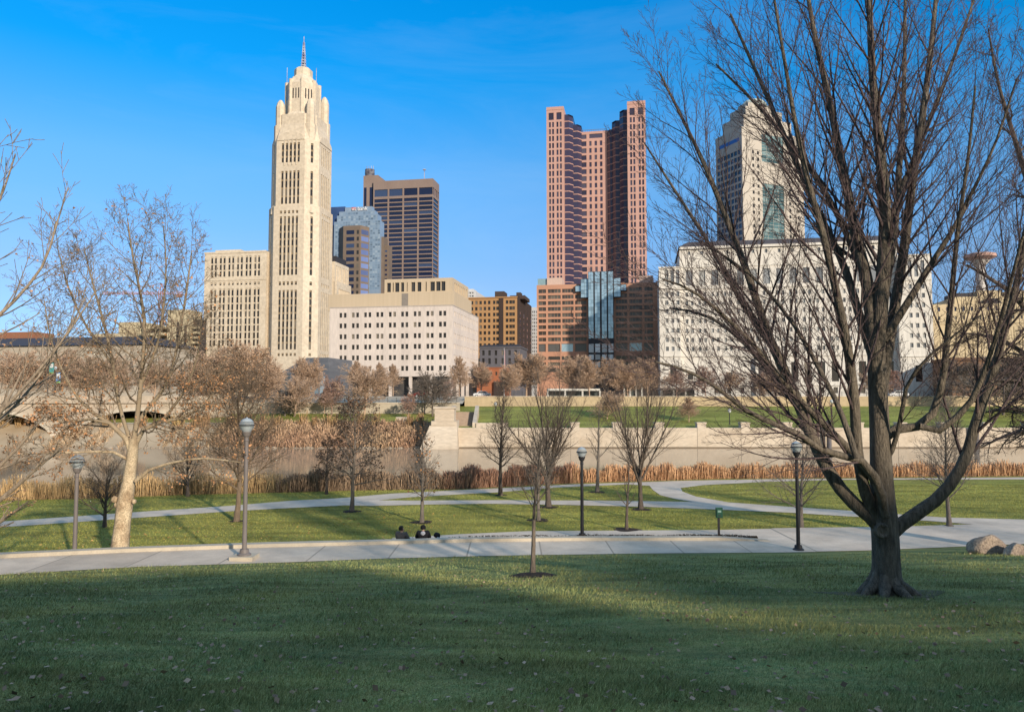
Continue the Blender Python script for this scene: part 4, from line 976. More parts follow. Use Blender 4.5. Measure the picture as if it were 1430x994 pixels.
for (a, b) in spans:
    ring = MB(); n_ = 18; c = (a+b)/2; w = (b-a)/2
    P = [(t, .6+6.4*math.sqrt(max(0, 1-((t-c)/w)**2))) for t in lin(a, b, n_)]; P = [(a, 0)]+P+[(b, 0)]
    for p0, p1 in zip(P, P[1:]): mb.quad((p0[0], 0, p0[1]), (p0[0], D, p0[1]), (p1[0], D, p1[1]), (p1[0], 0, p1[1]))
    Q = [(c+(x-c)*1.05, z_*1.09) for x, z_ in P]
    for i in range(len(P)-1): ring.quad((P[i][0], -.25, P[i][1]), (P[i+1][0], -.25, P[i+1][1]), (Q[i+1][0], -.25, Q[i+1][1]), (Q[i][0], -.25, Q[i][1])); ring.quad((Q[i][0], -.25, Q[i][1]), (Q[i+1][0], -.25, Q[i+1][1]), (Q[i+1][0], -.01, Q[i+1][1]), (Q[i][0], -.01, Q[i][1]))
    ring.build('arch_ring', mat('ring_stone', (.5, .44, .35), .8), root)
mb.build('arch_barrel', mat('barrel_stone_shade', (.30, .24, .17), .9), root);  # darker brown than the ring: shade under the arches put into the colour
mb = MB(); mb.box(-140, 3, -.5, -.01, top-.1, top+.35); mb.box(-140, 3, -.3, .1, top+.36, top+1.3); mb.build('parapet', M_br, root); mb = MB(); mb.box(-140, 3, D, D+.4, top+.02, top+1.3); mb.build('parapet', M_br, root)
mb = MB()
for (a, b) in zip([s[0] for s in spans[:-1]], [s[1] for s in spans[1:]]): mb.box(a+.3*0-3.4, a+.4, -1.6, -.26, 0, 3.4)
mb.build('cutwater', M_wallc, root)

# ------------------------------------------------------------------ trees
def bark(name, c, c2, scale=4.0): return mat(name, c, .9, c2, scale*1.6, .7, 1.0, scale*5, stretch=(1, 1, .2), fine=.25)
BK_MAPLE = bark('maple_bark', (.21, .17, .125), (.085, .07, .053), 9)
BK_DARK = bark('dark_bark', (.13, .10, .08), (.085, .066, .053))
BK_GREY = bark('grey_bark', (.21, .175, .145), (.14, .115, .095))
BK_TAN = bark('tan_bark', (.21, .155, .105), (.14, .10, .07))
BK_SYC = mat('sycamore_bark', (.62, .49, .32), .85, (.34, .24, .145), 3.0, .95, .6, 20, stretch=(1, 1, .7), fine=.45)
def fade_up(m, c, z0, z1):
    nt = m.node_tree; N = nt.nodes; L = nt.links; b = N['Principled BSDF']; src = b.inputs['Base Color'].links[0].from_socket
    tc = N.new('ShaderNodeTexCoord'); sp = N.new('ShaderNodeSeparateXYZ'); L.new(tc.outputs['Object'], sp.inputs[0])
    nz = N.new('ShaderNodeTexNoise'); nz.inputs['Scale'].default_value = 1.6; L.new(tc.outputs['Object'], nz.inputs['Vector'])
    ad = N.new('ShaderNodeMath'); ad.operation = 'MULTIPLY_ADD'; ad.inputs[1].default_value = 3; L.new(nz.outputs['Fac'], ad.inputs[0]); L.new(sp.outputs[2], ad.inputs[2])
    mr = N.new('ShaderNodeMapRange'); mr.inputs[1].default_value = z0; mr.inputs[2].default_value = z1; L.new(ad.outputs[0], mr.inputs[0])
    mx = N.new('ShaderNodeMixRGB'); mx.inputs[2].default_value = (*c, 1); L.new(src, mx.inputs[1]); L.new(mr.outputs[0], mx.inputs[0]); L.new(mx.outputs[0], b.inputs['Base Color'])
fade_up(BK_SYC, (.28, .215, .14), 4.6, 7.5)
BK_FAR = bark('far_bark', (.50, .35, .25), (.38, .265, .18))
BK_RED = bark('red_twig', (.36, .24, .19), (.27, .175, .14))
BK_TWIG = bark('maple_twig', (.115, .08, .078), (.075, .053, .05))
LF_BROWN = mat('dry_leaf', (.50, .26, .12), .8, (.33, .16, .075), 1.5, .6, rnd=.5)
LF_TAN = mat('tan_leaf', (.40, .24, .13), .8, (.31, .17, .09), 1.5, .6, rnd=.45)
LF_DARK = mat('dark_leaf', (.17, .10, .06), .8, (.10, .06, .037), 1.5, .6, rnd=.5)
LF_FAR = mat('far_leaf', (.64, .42, .26), .85, (.50, .31, .18), 1.0, .6, rnd=.3)
LF_PINK = mat('rust_leaf', (.46, .27, .20), .8, (.38, .23, .17), 1.5, .6, rnd=.4)
def nrm(v):
    l = math.sqrt(v[0]**2+v[1]**2+v[2]**2) or 1; return (v[0]/l, v[1]/l, v[2]/l)
def tilt(r, d, ang, az):
    h = (0, 0, 1) if abs(d[2]) < .9 else (1, 0, 0)
    a = nrm((d[1]*h[2]-d[2]*h[1], d[2]*h[0]-d[0]*h[2], d[0]*h[1]-d[1]*h[0]))
    b = (d[1]*a[2]-d[2]*a[1], d[2]*a[0]-d[0]*a[2], d[0]*a[1]-d[1]*a[0])
    c, s = math.cos(ang), math.sin(ang); ca, sa = math.cos(az), math.sin(az)
    return tuple(d[i]*c+(a[i]*ca+b[i]*sa)*s for i in range(3))
def grow(out, tips, r, p, d, L, r0, lev, S):
    P = S[lev]; n = P.get('seg', 4); pts = [p]; dirs = [d]; rad = [r0]; te = P.get('te', .3); w = P.get('wob', .12); up = P.get('up', .04)
    for i in range(n):
        d = nrm((d[0]+r.gauss(0, w), d[1]+r.gauss(0, w), d[2]+r.gauss(0, w)+up)); st = L/n
        p = (p[0]+d[0]*st, p[1]+d[1]*st, p[2]+d[2]*st); pts.append(p); dirs.append(d); rad.append(r0*(1-(1-te)*(i+1)/n))
    out[min(lev, 1)].append((pts, rad))
    spawn(out, tips, r, pts, dirs, rad, L, lev, S)
def spawn(out, tips, r, pts, dirs, rad, L, lev, S, n=None):
    P = S[lev]; k = n if n is not None else P.get('n', 0)
    if lev+1 >= len(S) or k == 0:
        if tips is not None: tips += pts[1:]
        return
    az = r.uniform(0, 6.28); t0 = P.get('t0', .25); a0, a1 = P['ang']; m = len(pts)-1
    for i in range(k):
        t = t0+(1-t0)*(i+r.uniform(.1, .9))/k; f = t*m; j = min(m-1, int(f)); q = f-j
        pp = tuple(pts[j][c]*(1-q)+pts[j+1][c]*q for c in range(3)); rr = rad[j]*(1-q)+rad[j+1]*q
        az += 2.4+r.uniform(-.5, .5); env = P.get('env', lambda t: 1.15-.65*t)(t)
        grow(out, tips, r, pp, tilt(r, dirs[j+1], R(lerp(a0, a1, t)+r.uniform(-8, 8)), az), L*P['lr']*env*r.uniform(.75, 1.2), max(.004, min(rr*.75, rr*P.get('rr', .6))), lev+1, S)
TW = .008
def finish_tree(name, loc, out, tips, bk, leaf, label, group, r, trunk_bk=None, twig_bk=None, cat='tree', seed=1):
    root = empty(name, loc, label, cat, group)
    link(bpy.data.objects.new('trunk', tubes('trunk', out[0], trunk_bk or bk)), root)
    if out[1]: link(bpy.data.objects.new('branches', tubes('branches', out[1], twig_bk or bk)), root)
    if leaf and tips:
        cnt, size, lm, zmax = leaf
        C = [tips[r.randrange(len(tips))] for _ in range(cnt)]
        C = [(c[0]+r.gauss(0, .05), c[1]+r.gauss(0, .05), c[2]+r.gauss(0, .05)) for c in C if r.random() < (1 if c[2] < zmax else .18)]
        link(bpy.data.objects.new('dry_leaves', leaf_mesh('dry_leaves', C, size, lm, seed=seed)), root)
    return root
def form(kind, H, fine=1.0):
    q = lambda n: max(1, int(round(n*fine)))
    if kind == 'vase':   # short bole that breaks into a fan of steep limbs
        return [dict(seg=5, wob=.03, up=.05, te=.5, n=q(11), t0=.45, ang=(46, 14), lr=1.75, rr=.6, env=lambda t: 1.0),
                dict(seg=7, wob=.06, up=.03, te=.2, n=q(13), t0=.14, ang=(30, 22), lr=.40, rr=.5),
                dict(seg=4, wob=.09, up=.06, te=.3, n=q(9), t0=.15, ang=(35, 28), lr=.5, rr=.55),
                dict(seg=3, wob=.1, up=.05, te=.4)], .42
    if kind == 'cone':   # straight leader, whorls of side branches getting shorter upwards
        return [dict(seg=8, wob=.02, up=.06, te=.12, n=q(44), t0=.24, ang=(62, 32), lr=.40, rr=.42, env=lambda t: 1.15-.85*t),
                dict(seg=5, wob=.07, up=.10, te=.25, n=q(11), t0=.15, ang=(42, 34), lr=.45, rr=.5),
                dict(seg=3, wob=.1, up=.06, te=.3, n=q(5), t0=.2, ang=(45, 35), lr=.55, rr=.6),
                dict(seg=2, wob=.1, up=.03, te=.5)], 1.0
    if kind == 'oak':
        return [dict(seg=8, wob=.03, up=.05, te=.15, n=q(36), t0=.26, ang=(80, 40), lr=.36, rr=.45, env=lambda t: .75+1.0*t*(1-t)*1.6-.45*t),
                dict(seg=5, wob=.14, up=.05, te=.25, n=q(11), t0=.15, ang=(50, 40), lr=.5, rr=.5),
                dict(seg=3, wob=.18, up=.03, te=.3, n=q(6), t0=.2, ang=(50, 40), lr=.5, rr=.6),
                dict(seg=2, wob=.2, up=.0, te=.5)], 1.0
    if kind == 'round':
        return [dict(seg=6, wob=.05, up=.05, te=.3, n=q(24), t0=.24, ang=(66, 24), lr=.80, rr=.5, env=lambda t: 1.0-.25*t),
                dict(seg=6, wob=.09, up=.05, te=.2, n=q(14), t0=.15, ang=(44, 32), lr=.48, rr=.5),
                dict(seg=4, wob=.12, up=.04, te=.3, n=q(8), t0=.15, ang=(42, 35), lr=.5, rr=.55),
                dict(seg=2, wob=.12, up=.03, te=.5)], .72
    if kind == 'sparse':
        return [dict(seg=8, wob=.02, up=.06, te=.15, n=q(16), t0=.30, ang=(55, 25), lr=.36, rr=.42, env=lambda t: 1.1-.7*t),
                dict(seg=5, wob=.06, up=.08, te=.25, n=q(6), t0=.25, ang=(38, 30), lr=.45, rr=.5),
                dict(seg=3, wob=.08, up=.06, te=.3, n=q(3), t0=.2, ang=(38, 30), lr=.5, rr=.6),
                dict(seg=2, wob=.1, up=.03, te=.5)], 1.0
def tree(name, label, px, py, top, rpx, kind, bk, leaf=None, seed=1, group=None, fine=1.0, z=None, Y=None, wide=1.0, **kw):
    p = at_z(px, py, 0.0 if z is None else z) if Y is None else at_y(px, py, Y)
    if Y is None and z is None and p.y < kb(p.x): pass
    H = at_y(px, top, p.y).z-p.z; r = random.Random(seed); S, fr = form(kind, H, fine)
    if wide != 1.0: S[0]['lr'] *= wide
    out = [[], []]; tips = []; r0 = .8*rpx*p.y/F
    grow(out, tips, r, (0, 0, -.1), (r.gauss(0, .02), r.gauss(0, .02), 1), H*fr, r0, 0, S)
    # the measured height decides: scale what grew to it
    mz = float(np.percentile([L[0][-1][2] for L in out[1]], 98)); s = H/mz
    for grp in out:
        for i, (pts, rad) in enumerate(grp):
            grp[i] = ([(a*s, b*s, c*s) for a, b, c in pts], [max(x, TW*.6*max(1, p.y/45)) for x in rad])
    pts, rad = out[0][0]; rad[0] *= 1.35
    tips = [(a*s, b*s, c*s) for a, b, c in tips]
    if leaf: leaf = (leaf[0], leaf[1], leaf[2], leaf[3]*H)
    return finish_tree(name, (p.x, p.y, p.z), out, tips, bk, leaf, label, group, r, seed=seed, **kw)

# trees that follow drawn limbs: polyline of (px, py, radius px), depth as metres off the trunk plane at both ends
def limb(pl, Y0, off0, off1, base, seg=None):
    pts, rad = [], []; L = [0]
    for a, b in zip(pl, pl[1:]): L.append(L[-1]+math.hypot(b[0]-a[0], b[1]-a[1]))
    T = L[-1]; n = max(6, int(T/28)) if seg is None else seg
    for i in range(n+1):
        s = T*i/n; j = max(k for k in range(len(L)-1) if L[k] <= s+1e-6); q = (s-L[j])/max(1e-6, L[j+1]-L[j])
        # Catmull-Rom through the drawn points
        p0 = pl[max(0, j-1)]; p1 = pl[j]; p2 = pl[j+1]; p3 = pl[min(len(pl)-1, j+2)]
        f = lambda c: .5*((2*p1[c])+(-p0[c]+p2[c])*q+(2*p0[c]-5*p1[c]+4*p2[c]-p3[c])*q*q+(-p0[c]+3*p1[c]-3*p2[c]+p3[c])*q**3)
        Y = Y0+lerp(off0, off1, (s/T)**1.2); w = at_y(f(0), f(1), Y)
        pts.append((w.x-base[0], w.y-base[1], w.z-base[2])); rad.append(max(.008, (p1[2]+(p2[2]-p1[2])*q)*Y/F))
    dirs = [nrm(tuple(pts[min(i+1, n)][c]-pts[max(i-1, 0)][c] for c in range(3))) for i in range(n+1)]
    return pts, dirs, rad, T*Y0/F
MAPLE_Y = None
mp_ = at_z(1237, 832, 0)
def on_hill(px, py):
    lo, hi = 3., 60.
    for Y in np.arange(4, 40, .05):
        q = at_y(px, py, Y)
        if q.z <= hill(q.x, Y): return Vector((q.x, Y, hill(q.x, Y)))
    return at_z(px, py, 0)
b = on_hill(1237, 831); MY = b.y; base = (b.x, b.y, b.z)
r = random.Random(5); out = [[], []]; tips = []
tr = limb([(1238, 838, 25), (1238, 822, 21), (1238, 800, 18.6), (1237, 765, 17.5), (1235, 730, 18), (1232, 690, 15.8), (1230, 640, 14), (1228, 590, 12.8), (1225, 530, 12.2), (1223, 470, 11)], MY, 0, 0, base)
out[0].append(tr[:1]+(tr[2],))
LIMBS = [ # (points, depth start, depth end, secondary count)
 ([(1222, 490, 10.5), (1212, 400, 8.5), (1195, 330, 7), (1180, 250, 6), (1160, 150, 4.5), (1140, 60, 3.4), (1122, -40, 2.2)], 0, 1.0, 22),
 ([(1224, 490, 11), (1232, 400, 9.5), (1236, 300, 8), (1228, 200, 6.5), (1218, 100, 5), (1212, -60, 3)], 0, -.6, 24),
 ([(1229, 560, 8), (1246, 450, 7.5), (1262, 350, 6.5), (1275, 250, 5.4), (1290, 150, 4.4), (1302, 50, 3.4), (1312, -60, 2)], 0, 1.6, 22),
 ([(1232, 738, 8), (1217, 710, 8.5), (1206, 680, 8), (1197, 627, 7.4), (1194, 575, 7), (1190, 530, 6.6), (1180, 465, 6), (1166, 400, 5.4), (1150, 330, 4.8), (1130, 260, 4.2), (1112, 180, 3.4), (1098, 100, 2.6), (1078, -20, 1.6)], 0, -1.8, 26),
 ([(1234, 744, 9), (1214, 720, 10), (1185, 696, 9.4), (1160, 662, 8.8), (1138, 620, 8.2), (1120, 575, 7.8), (1105, 540, 7.2), (1085, 495, 6.6), (1069, 458, 6), (1045, 385, 5), (1020, 320, 4.2), (988, 240, 3.2), (955, 170, 2.2), (920, 100, 1.2)], 0, 1.2, 30),
 ([(1236, 720, 6), (1233, 698, 7), (1224, 672, 6.4), (1210, 648, 6), (1189, 638, 5.4), (1154, 632, 4.6), (1126, 613, 4.4), (1098, 599, 4), (1045, 575, 3.4), (1000, 540, 2.8), (955, 516, 2), (915, 505, 1.2)], -.25, -3.2, 18),
 ([(1232, 690, 6.5), (1215, 660, 6.2), (1199, 641, 6), (1171, 613, 5.4), (1140, 582, 4.8), (1100, 540, 4.2), (1060, 490, 3.6), (1010, 440, 2.8), (965, 405, 2), (925, 390, 1.2)], -.15, -2.4, 22),
 ([(1196, 640, 4.6), (1185, 605, 4.2), (1168, 561, 3.8), (1152, 530, 3.5), (1125, 480, 3), (1095, 435, 2.6), (1050, 385, 2), (1000, 350, 1.2)], -1, .6, 16),
 ([(1238, 752, 9), (1256, 734, 9.5), (1280, 717, 9.2), (1308, 697, 8.4), (1332, 669, 7.8), (1350, 634, 7.2), (1364, 585, 6.6), (1381, 540, 6), (1398, 480, 5.2), (1414, 420, 4.6), (1430, 350, 4), (1446, 260, 3), (1462, 150, 2)], 0, -1.0, 22),
 ([(1229, 616, 7), (1241, 606, 7.4), (1255, 598, 6.8), (1283, 595, 6), (1301, 580, 5.6), (1311, 554, 5.2), (1318, 520, 4.8), (1323, 470, 4.2), (1330, 400, 3.6), (1338, 320, 3), (1352, 220, 2.2), (1362, 120, 1.4)], 0, -1.5, 18),
 ([(1284, 595, 4.8), (1305, 603, 4.7), (1325, 592, 4.5), (1353, 564, 4.2), (1368, 535, 3.8), (1388, 480, 3.2), (1410, 400, 2.6), (1436, 300, 1.6)], -.6, -2.6, 14),
 ([(1231, 655, 3), (1246, 628, 3.4), (1257, 590, 3.2), (1266, 540, 2.8), (1290, 505, 2.2), (1330, 470, 1.6), (1370, 440, 1)], 0, -1.8, 10),
 ([(1234, 475, 6), (1250, 450, 5.6), (1271, 417, 5), (1304, 363, 4), (1324, 332, 3.4), (1352, 280, 2.6), (1390, 200, 1.8), (1420, 110, 1.2)], 0, -1.4, 18),
 ([(1226, 520, 7), (1200, 440, 6), (1178, 370, 5.2), (1140, 290, 4.4), (1100, 200, 3.6), (1060, 110, 2.6), (1020, 20, 1.6)], 0, 2.4, 22),
 ([(1230, 440, 6), (1248, 330, 5), (1256, 230, 4.2), (1262, 130, 3.2), (1264, 0, 2)], 0, 2.0, 18),
 ([(1208, 390, 5), (1170, 300, 4.2), (1120, 220, 3.2), (1060, 150, 2.2), (1000, 90, 1.3)], .4, 3.0, 18),
 ([(1245, 300, 4.5), (1285, 200, 3.6), (1325, 100, 2.6), (1360, 0, 1.6)], .4, 2.6, 16),
 ([(1120, 575, 4), (1075, 520, 3.4), (1030, 470, 2.8), (985, 440, 2), (935, 430, 1.2)], .6, 2.8, 14),
 ([(1085, 495, 4), (1040, 430, 3.4), (990, 340, 2.6), (945, 270, 2), (900, 200, 1.1)], .8, 3, 18),
]
MS = [dict(), dict(seg=7, wob=.05, up=.035, te=.2, n=9, t0=.12, ang=(34, 24), lr=.36, rr=.5),
      dict(seg=4, wob=.08, up=.05, te=.35, n=6, t0=.12, ang=(36, 28), lr=.44, rr=.6), dict(seg=3, wob=.1, up=.06, te=.5)]
MS[0] = dict(ang=(33, 24), lr=.37, rr=.5, t0=.2, n=1, env=lambda t: 1.15-.45*t)
for pl, o0, o1, n_ in LIMBS:
    pts, dirs, rad, L = limb(pl, MY, o0, o1, base); out[0].append((pts, rad)); spawn(out, tips, r, pts, dirs, rad, min(L, 7.5), 0, MS, int(n_*1.2))
out[1] = [(p_, [max(x*.68, .0033) for x in q]) for p_, q in out[1]]
# root flare toes
for k in range(8):
    a = k*.785+.3; L = r.uniform(.28, .5); h = .5
    out[0].append(([(math.cos(a)*.10, math.sin(a)*.10, h+.25), (math.cos(a)*.22, math.sin(a)*.22, h*.5), (math.cos(a)*(.3+L*.45), math.sin(a)*(.3+L*.45), .06-math.sin(a)*.06), (math.cos(a)*(.3+L), math.sin(a)*(.3+L), -.1-math.sin(a)*.12)], [.06, .14, .10, .04]))
root = finish_tree('maple_tree', base, out, None, BK_MAPLE, None, 'big bare maple with many steep limbs on the near lawn at right', None, r, twig_bk=BK_TWIG)
# knot ring on the trunk
mb = MB(); kp = at_y(1232, 741, MY-.36); k0 = (kp.x-base[0], kp.y-base[1], kp.z-base[2])
prof = [(.16, .05), (.13, -.03), (.09, -.02), (.07, .0), (.001, .0)]
for (r0_, d0), (r1_, d1) in zip(prof, prof[1:]):
    for i in range(16):
        a, c = 6.2832*i/16, 6.2832*(i+1)/16
        g = lambda rr, dd, t: (k0[0]+rr*math.cos(t), k0[1]+dd, k0[2]+rr*math.sin(t))
        mb.quad(g(r0_, d0, a), g(r0_, d0, c), g(r1_, d1, c), g(r1_, d1, a))
mb.build('knot', BK_MAPLE, root, True)
mb = MB()
for i in range(40):
    t0, t1 = 6.2832*i/40, 6.2832*(i+1)/40; f = lambda t, s: (b.x+math.cos(t)*s*(1.2+.3*math.sin(3*t)), b.y+math.sin(t)*s*(.8+.2*math.cos(2*t)))
    a0, a1 = f(t0, 1), f(t1, 1); mb.tri((b.x, b.y, b.z+.02), (*a0, hill(*a0)+.012), (*a1, hill(*a1)+.012))
tag(mb.build('bare_soil', mat('root_soil', (.13, .11, .065), .95, (.08, .09, .04), 3, .6, .6, 30)), kind='structure')

# sycamore on the left
sp_ = at_z(168, 775, 0); SY = 29.2; g0 = at_y(168, 776, SY); base = (g0.x, SY, 0.0)
out = [[], []]; tips = []; r = random.Random(12)
tr = limb([(166, 792, 15), (167, 768, 12), (170, 740, 10.5), (173, 713, 10.2), (175, 698, 11), (178, 680, 8.8), (183, 657, 7.6), (185, 631, 7.4), (187, 612, 6.6)], SY, 0, 0, base); out[0].append((tr[0], tr[2]))
SL = [([(186, 640, 6), (178, 618, 5.4), (171, 604, 5), (153, 591, 4.4), (135, 580, 3.8), (112, 560, 3), (88, 520, 2.2), (70, 470, 1.5), (62, 420, 1)], 0, -1.4, 16),
 ([(187, 615, 5.6), (192, 580, 5), (196, 540, 4.4), (200, 500, 4), (202, 450, 3.4), (194, 400, 2.6), (184, 350, 1.8), (178, 305, 1)], 0, .6, 20),
 ([(188, 622, 5.2), (200, 600, 4.6), (225, 588, 4), (258, 582, 3), (290, 560, 2), (305, 540, 1.2)], 0, .8, 16),
 ([(192, 590, 4.2), (214, 560, 3.8), (236, 530, 3.4), (250, 470, 2.8), (260, 410, 2.2), (268, 350, 1.2)], .2, 1.2, 18),
 ([(180, 610, 4), (165, 560, 3.6), (158, 510, 3.2), (146, 455, 2.6), (132, 405, 2), (118, 350, 1.1)], 0, 1.0, 18),
 ([(189, 672, 4.2), (200, 660, 3.6), (213, 654, 3.2), (239, 646, 2.6), (265, 641, 2.4), (290, 640, 2.1), (318, 643, 1.4), (340, 646, .8)], -.2, -1.0, 5),
 ([(180, 642, 3.8), (170, 634, 3.2), (150, 630, 2.6), (120, 631, 2), (80, 632, 1.5), (30, 634, 1)], 0, -1.6, 8),
 ([(196, 540, 3), (220, 480, 2.6), (228, 430, 2.2), (232, 370, 1.6), (228, 315, 1)], .2, -1.2, 14),
 ([(158, 510, 2.6), (120, 455, 2.2), (95, 400, 1.6), (80, 345, 1)], .5, -.8, 14),
 ([(225, 588, 2.6), (255, 550, 2.2), (275, 500, 1.6), (282, 440, 1)], .4, -1.5, 14),
 ([(153, 591, 2.8), (120, 585, 2.2), (90, 590, 1.6), (60, 580, 1)], -.6, -2.2, 12)]
SS = [dict(ang=(52, 34), lr=.34, rr=.5, t0=.16, n=1, env=lambda t: 1.1-.35*t), dict(seg=5, wob=.14, up=.05, te=.25, n=9, t0=.15, ang=(48, 36), lr=.5, rr=.5),
      dict(seg=4, wob=.16, up=.03, te=.35, n=6, t0=.2, ang=(45, 38), lr=.5, rr=.6), dict(seg=2, wob=.2, up=.02, te=.5)]
for pl, o0, o1, n_ in SL:
    pts, dirs, rad, L = limb(pl, SY, o0, o1, base); out[0].append((pts, rad)); rad = [x*.68 for x in rad]; out[0][-1] = (pts, rad); spawn(out, tips, r, pts, dirs, rad, min(L, 6), 0, SS, int(n_*1.3))
out[1] = [(p_, [max(x, .006) for x in q]) for p_, q in out[1]]
for (px, py, rr) in ((160, 697, 5.0), (187, 700, 3.6), (163, 705, 4)):
    q = at_y(px, py, SY-.1); mbp = [(q.x-base[0]+dx, q.y-base[1], q.z-base[2]) for dx in (-.0,)]
    c = mbp[0]; Rr = rr*SY/F; out[0].append(([(c[0], c[1], c[2]-Rr), (c[0], c[1], c[2]-Rr*.6), (c[0], c[1], c[2]), (c[0], c[1], c[2]+Rr*.6), (c[0], c[1], c[2]+Rr)], [.02, Rr*.8, Rr, Rr*.8, .02]))
mt = bark('sycamore_branch', (.30, .225, .15), (.19, .14, .095))
finish_tree('sycamore_tree', base, out, tips, BK_SYC, (8200, .095, LF_BROWN, 7.4), 'leaning pale barked sycamore with brown clinging leaves behind the left kerb', None, r, twig_bk=mt, seed=3)

# tree standing outside the left edge whose long shoots reach in, and one outside the right edge
def edge_tree(name, label, Y, trunk, limbs, S, bk, seed, mn=.006, zbase=0., leaf=None):
    g = at_y(trunk[0][0], trunk[0][1], Y); base = (g.x, Y, zbase); r = random.Random(seed); out = [[], []]; tips = []
    t = limb(trunk, Y, 0, 0, base); out[0].append((t[0], t[2]))
    for pl, o0, o1, n_ in limbs:
        pts, dirs, rad, L = limb(pl, Y, o0, o1, base); out[0].append((pts, rad)); spawn(out, tips, r, pts, dirs, rad, min(L, 5), 0, S, n_)
    out[1] = [(p_, [max(x, mn) for x in q]) for p_, q in out[1]]
    return finish_tree(name, base, out, tips, bk, leaf, label, None, r, seed=seed)
LS = [dict(ang=(38, 26), lr=.30, rr=.5, t0=.35, n=1), dict(seg=5, wob=.05, up=.05, te=.4, n=3, t0=.3, ang=(35, 28), lr=.45, rr=.6), dict(seg=3, wob=.06, up=.05, te=.5)]
edge_tree('bare_tree', 'bare tree rooted outside the left edge with long whip shoots reaching into the sky', 13.5,
  [(-150, 980, 16), (-148, 860, 12), (-140, 760, 10), (-120, 640, 8)],
  [([(-125, 670, 5), (-80, 560, 4), (-30, 470, 3), (20, 420, 2.2), (60, 370, 1.7), (80, 310, 1.2), (95, 262, .7)], 0, 1, 16),
   ([(-122, 650, 5), (-95, 520, 4), (-65, 420, 3), (-35, 340, 2.2), (-5, 290, 1.6), (12, 245, 1.2), (22, 215, .7)], 0, -.5, 14),
   ([(-125, 680, 4.5), (-70, 630, 3.5), (0, 575, 2.6), (60, 510, 2), (105, 450, 1.4), (135, 405, .7)], 0, .6, 12),
   ([(-130, 700, 4.5), (-80, 650, 3.2), (-20, 605, 2.4), (40, 545, 1.8), (90, 470, 1.2), (120, 415, .7)], 0, 1.4, 12),
   ([(-122, 640, 4.5), (-115, 480, 3.6), (-95, 350, 2.6), (-60, 270, 1.8), (-25, 220, 1.2), (-4, 190, .7)], 0, -1, 10)], LS, bark('pale_shoot', (.36, .28, .20), (.26, .20, .145)), 8)
VS = [dict(ang=(30, 24), lr=.26, rr=.5, t0=.2, n=1), dict(seg=5, wob=.05, up=.06, te=.4, n=5, t0=.2, ang=(32, 26), lr=.45, rr=.6), dict(seg=3, wob=.06, up=.05, te=.5)]
edge_tree('bush_tree', 'multi stemmed bare bush tree cut by the left edge, fanning right', 24.5,
  [(-90, 860, 12), (-88, 800, 10), (-80, 740, 9)],
  [([(-84, 775, 5), (-50, 710, 4), (-10, 660, 3), (30, 620, 2), (62, 580, 1)], 0, .5, 14), ([(-84, 780, 5), (-40, 730, 4), (10, 690, 3), (50, 655, 2), (85, 625, 1)], 0, -.5, 14),
   ([(-82, 760, 5), (-60, 680, 4), (-30, 620, 3), (5, 570, 2), (30, 520, 1)], 0, .8, 14), ([(-84, 785, 4), (-40, 755, 3.2), (5, 725, 2.4), (40, 700, 1.2)], 0, -.9, 10),
   ([(-82, 750, 5), (-70, 660, 4), (-50, 580, 3), (-25, 520, 2), (0, 480, 1)], 0, -.3, 14)], VS, bark('pale_shoot', (.36, .28, .20), (.26, .20, .145)), 9, leaf=(500, .08, LF_TAN, 99), zbase=.0)
RS = [dict(ang=(50, 36), lr=.34, rr=.5, t0=.15, n=1), dict(seg=5, wob=.14, up=.0, te=.3, n=8, t0=.15, ang=(48, 38), lr=.5, rr=.5), dict(seg=4, wob=.16, up=.0, te=.4, n=5, t0=.15, ang=(48, 40), lr=.5, rr=.6), dict(seg=2, wob=.18, up=0, te=.5)]
edge_tree('bare_tree', 'spreading bare tree rooted outside the right edge with dark tangled twigs', 30,
  [(1530, 800, 18), (1525, 720, 15), (1520, 640, 13), (1515, 560, 11)],
  [([(1518, 600, 8), (1470, 560, 6), (1430, 535, 4), (1390, 530, 2.6), (1355, 545, 1.2)], 0, -1, 14), ([(1520, 620, 7), (1480, 610, 5), (1440, 600, 3.5), (1400, 610, 2), (1370, 625, 1)], 0, 1, 14),
   ([(1518, 580, 8), (1480, 500, 6), (1440, 440, 4.4), (1400, 400, 2.8), (1350, 370, 1.4)], 0, -.6, 14), ([(1516, 560, 9), (1490, 440, 7), (1455, 320, 5), (1425, 220, 3.4), (1395, 120, 2), (1380, 40, 1)], 0, .5, 18),
   ([(1516, 570, 8), (1500, 400, 6), (1480, 250, 4.5), (1460, 120, 3), (1440, 0, 1.5)], 0, -1.4, 18), ([(1520, 610, 6), (1470, 590, 4.5), (1420, 570, 3), (1380, 575, 1.6)], 0, 1.8, 14),
   ([(1518, 590, 7), (1470, 530, 5), (1425, 490, 3.4), (1385, 470, 2), (1340, 465, 1)], 0, 1.4, 14)], RS, BK_DARK, 10, .007)

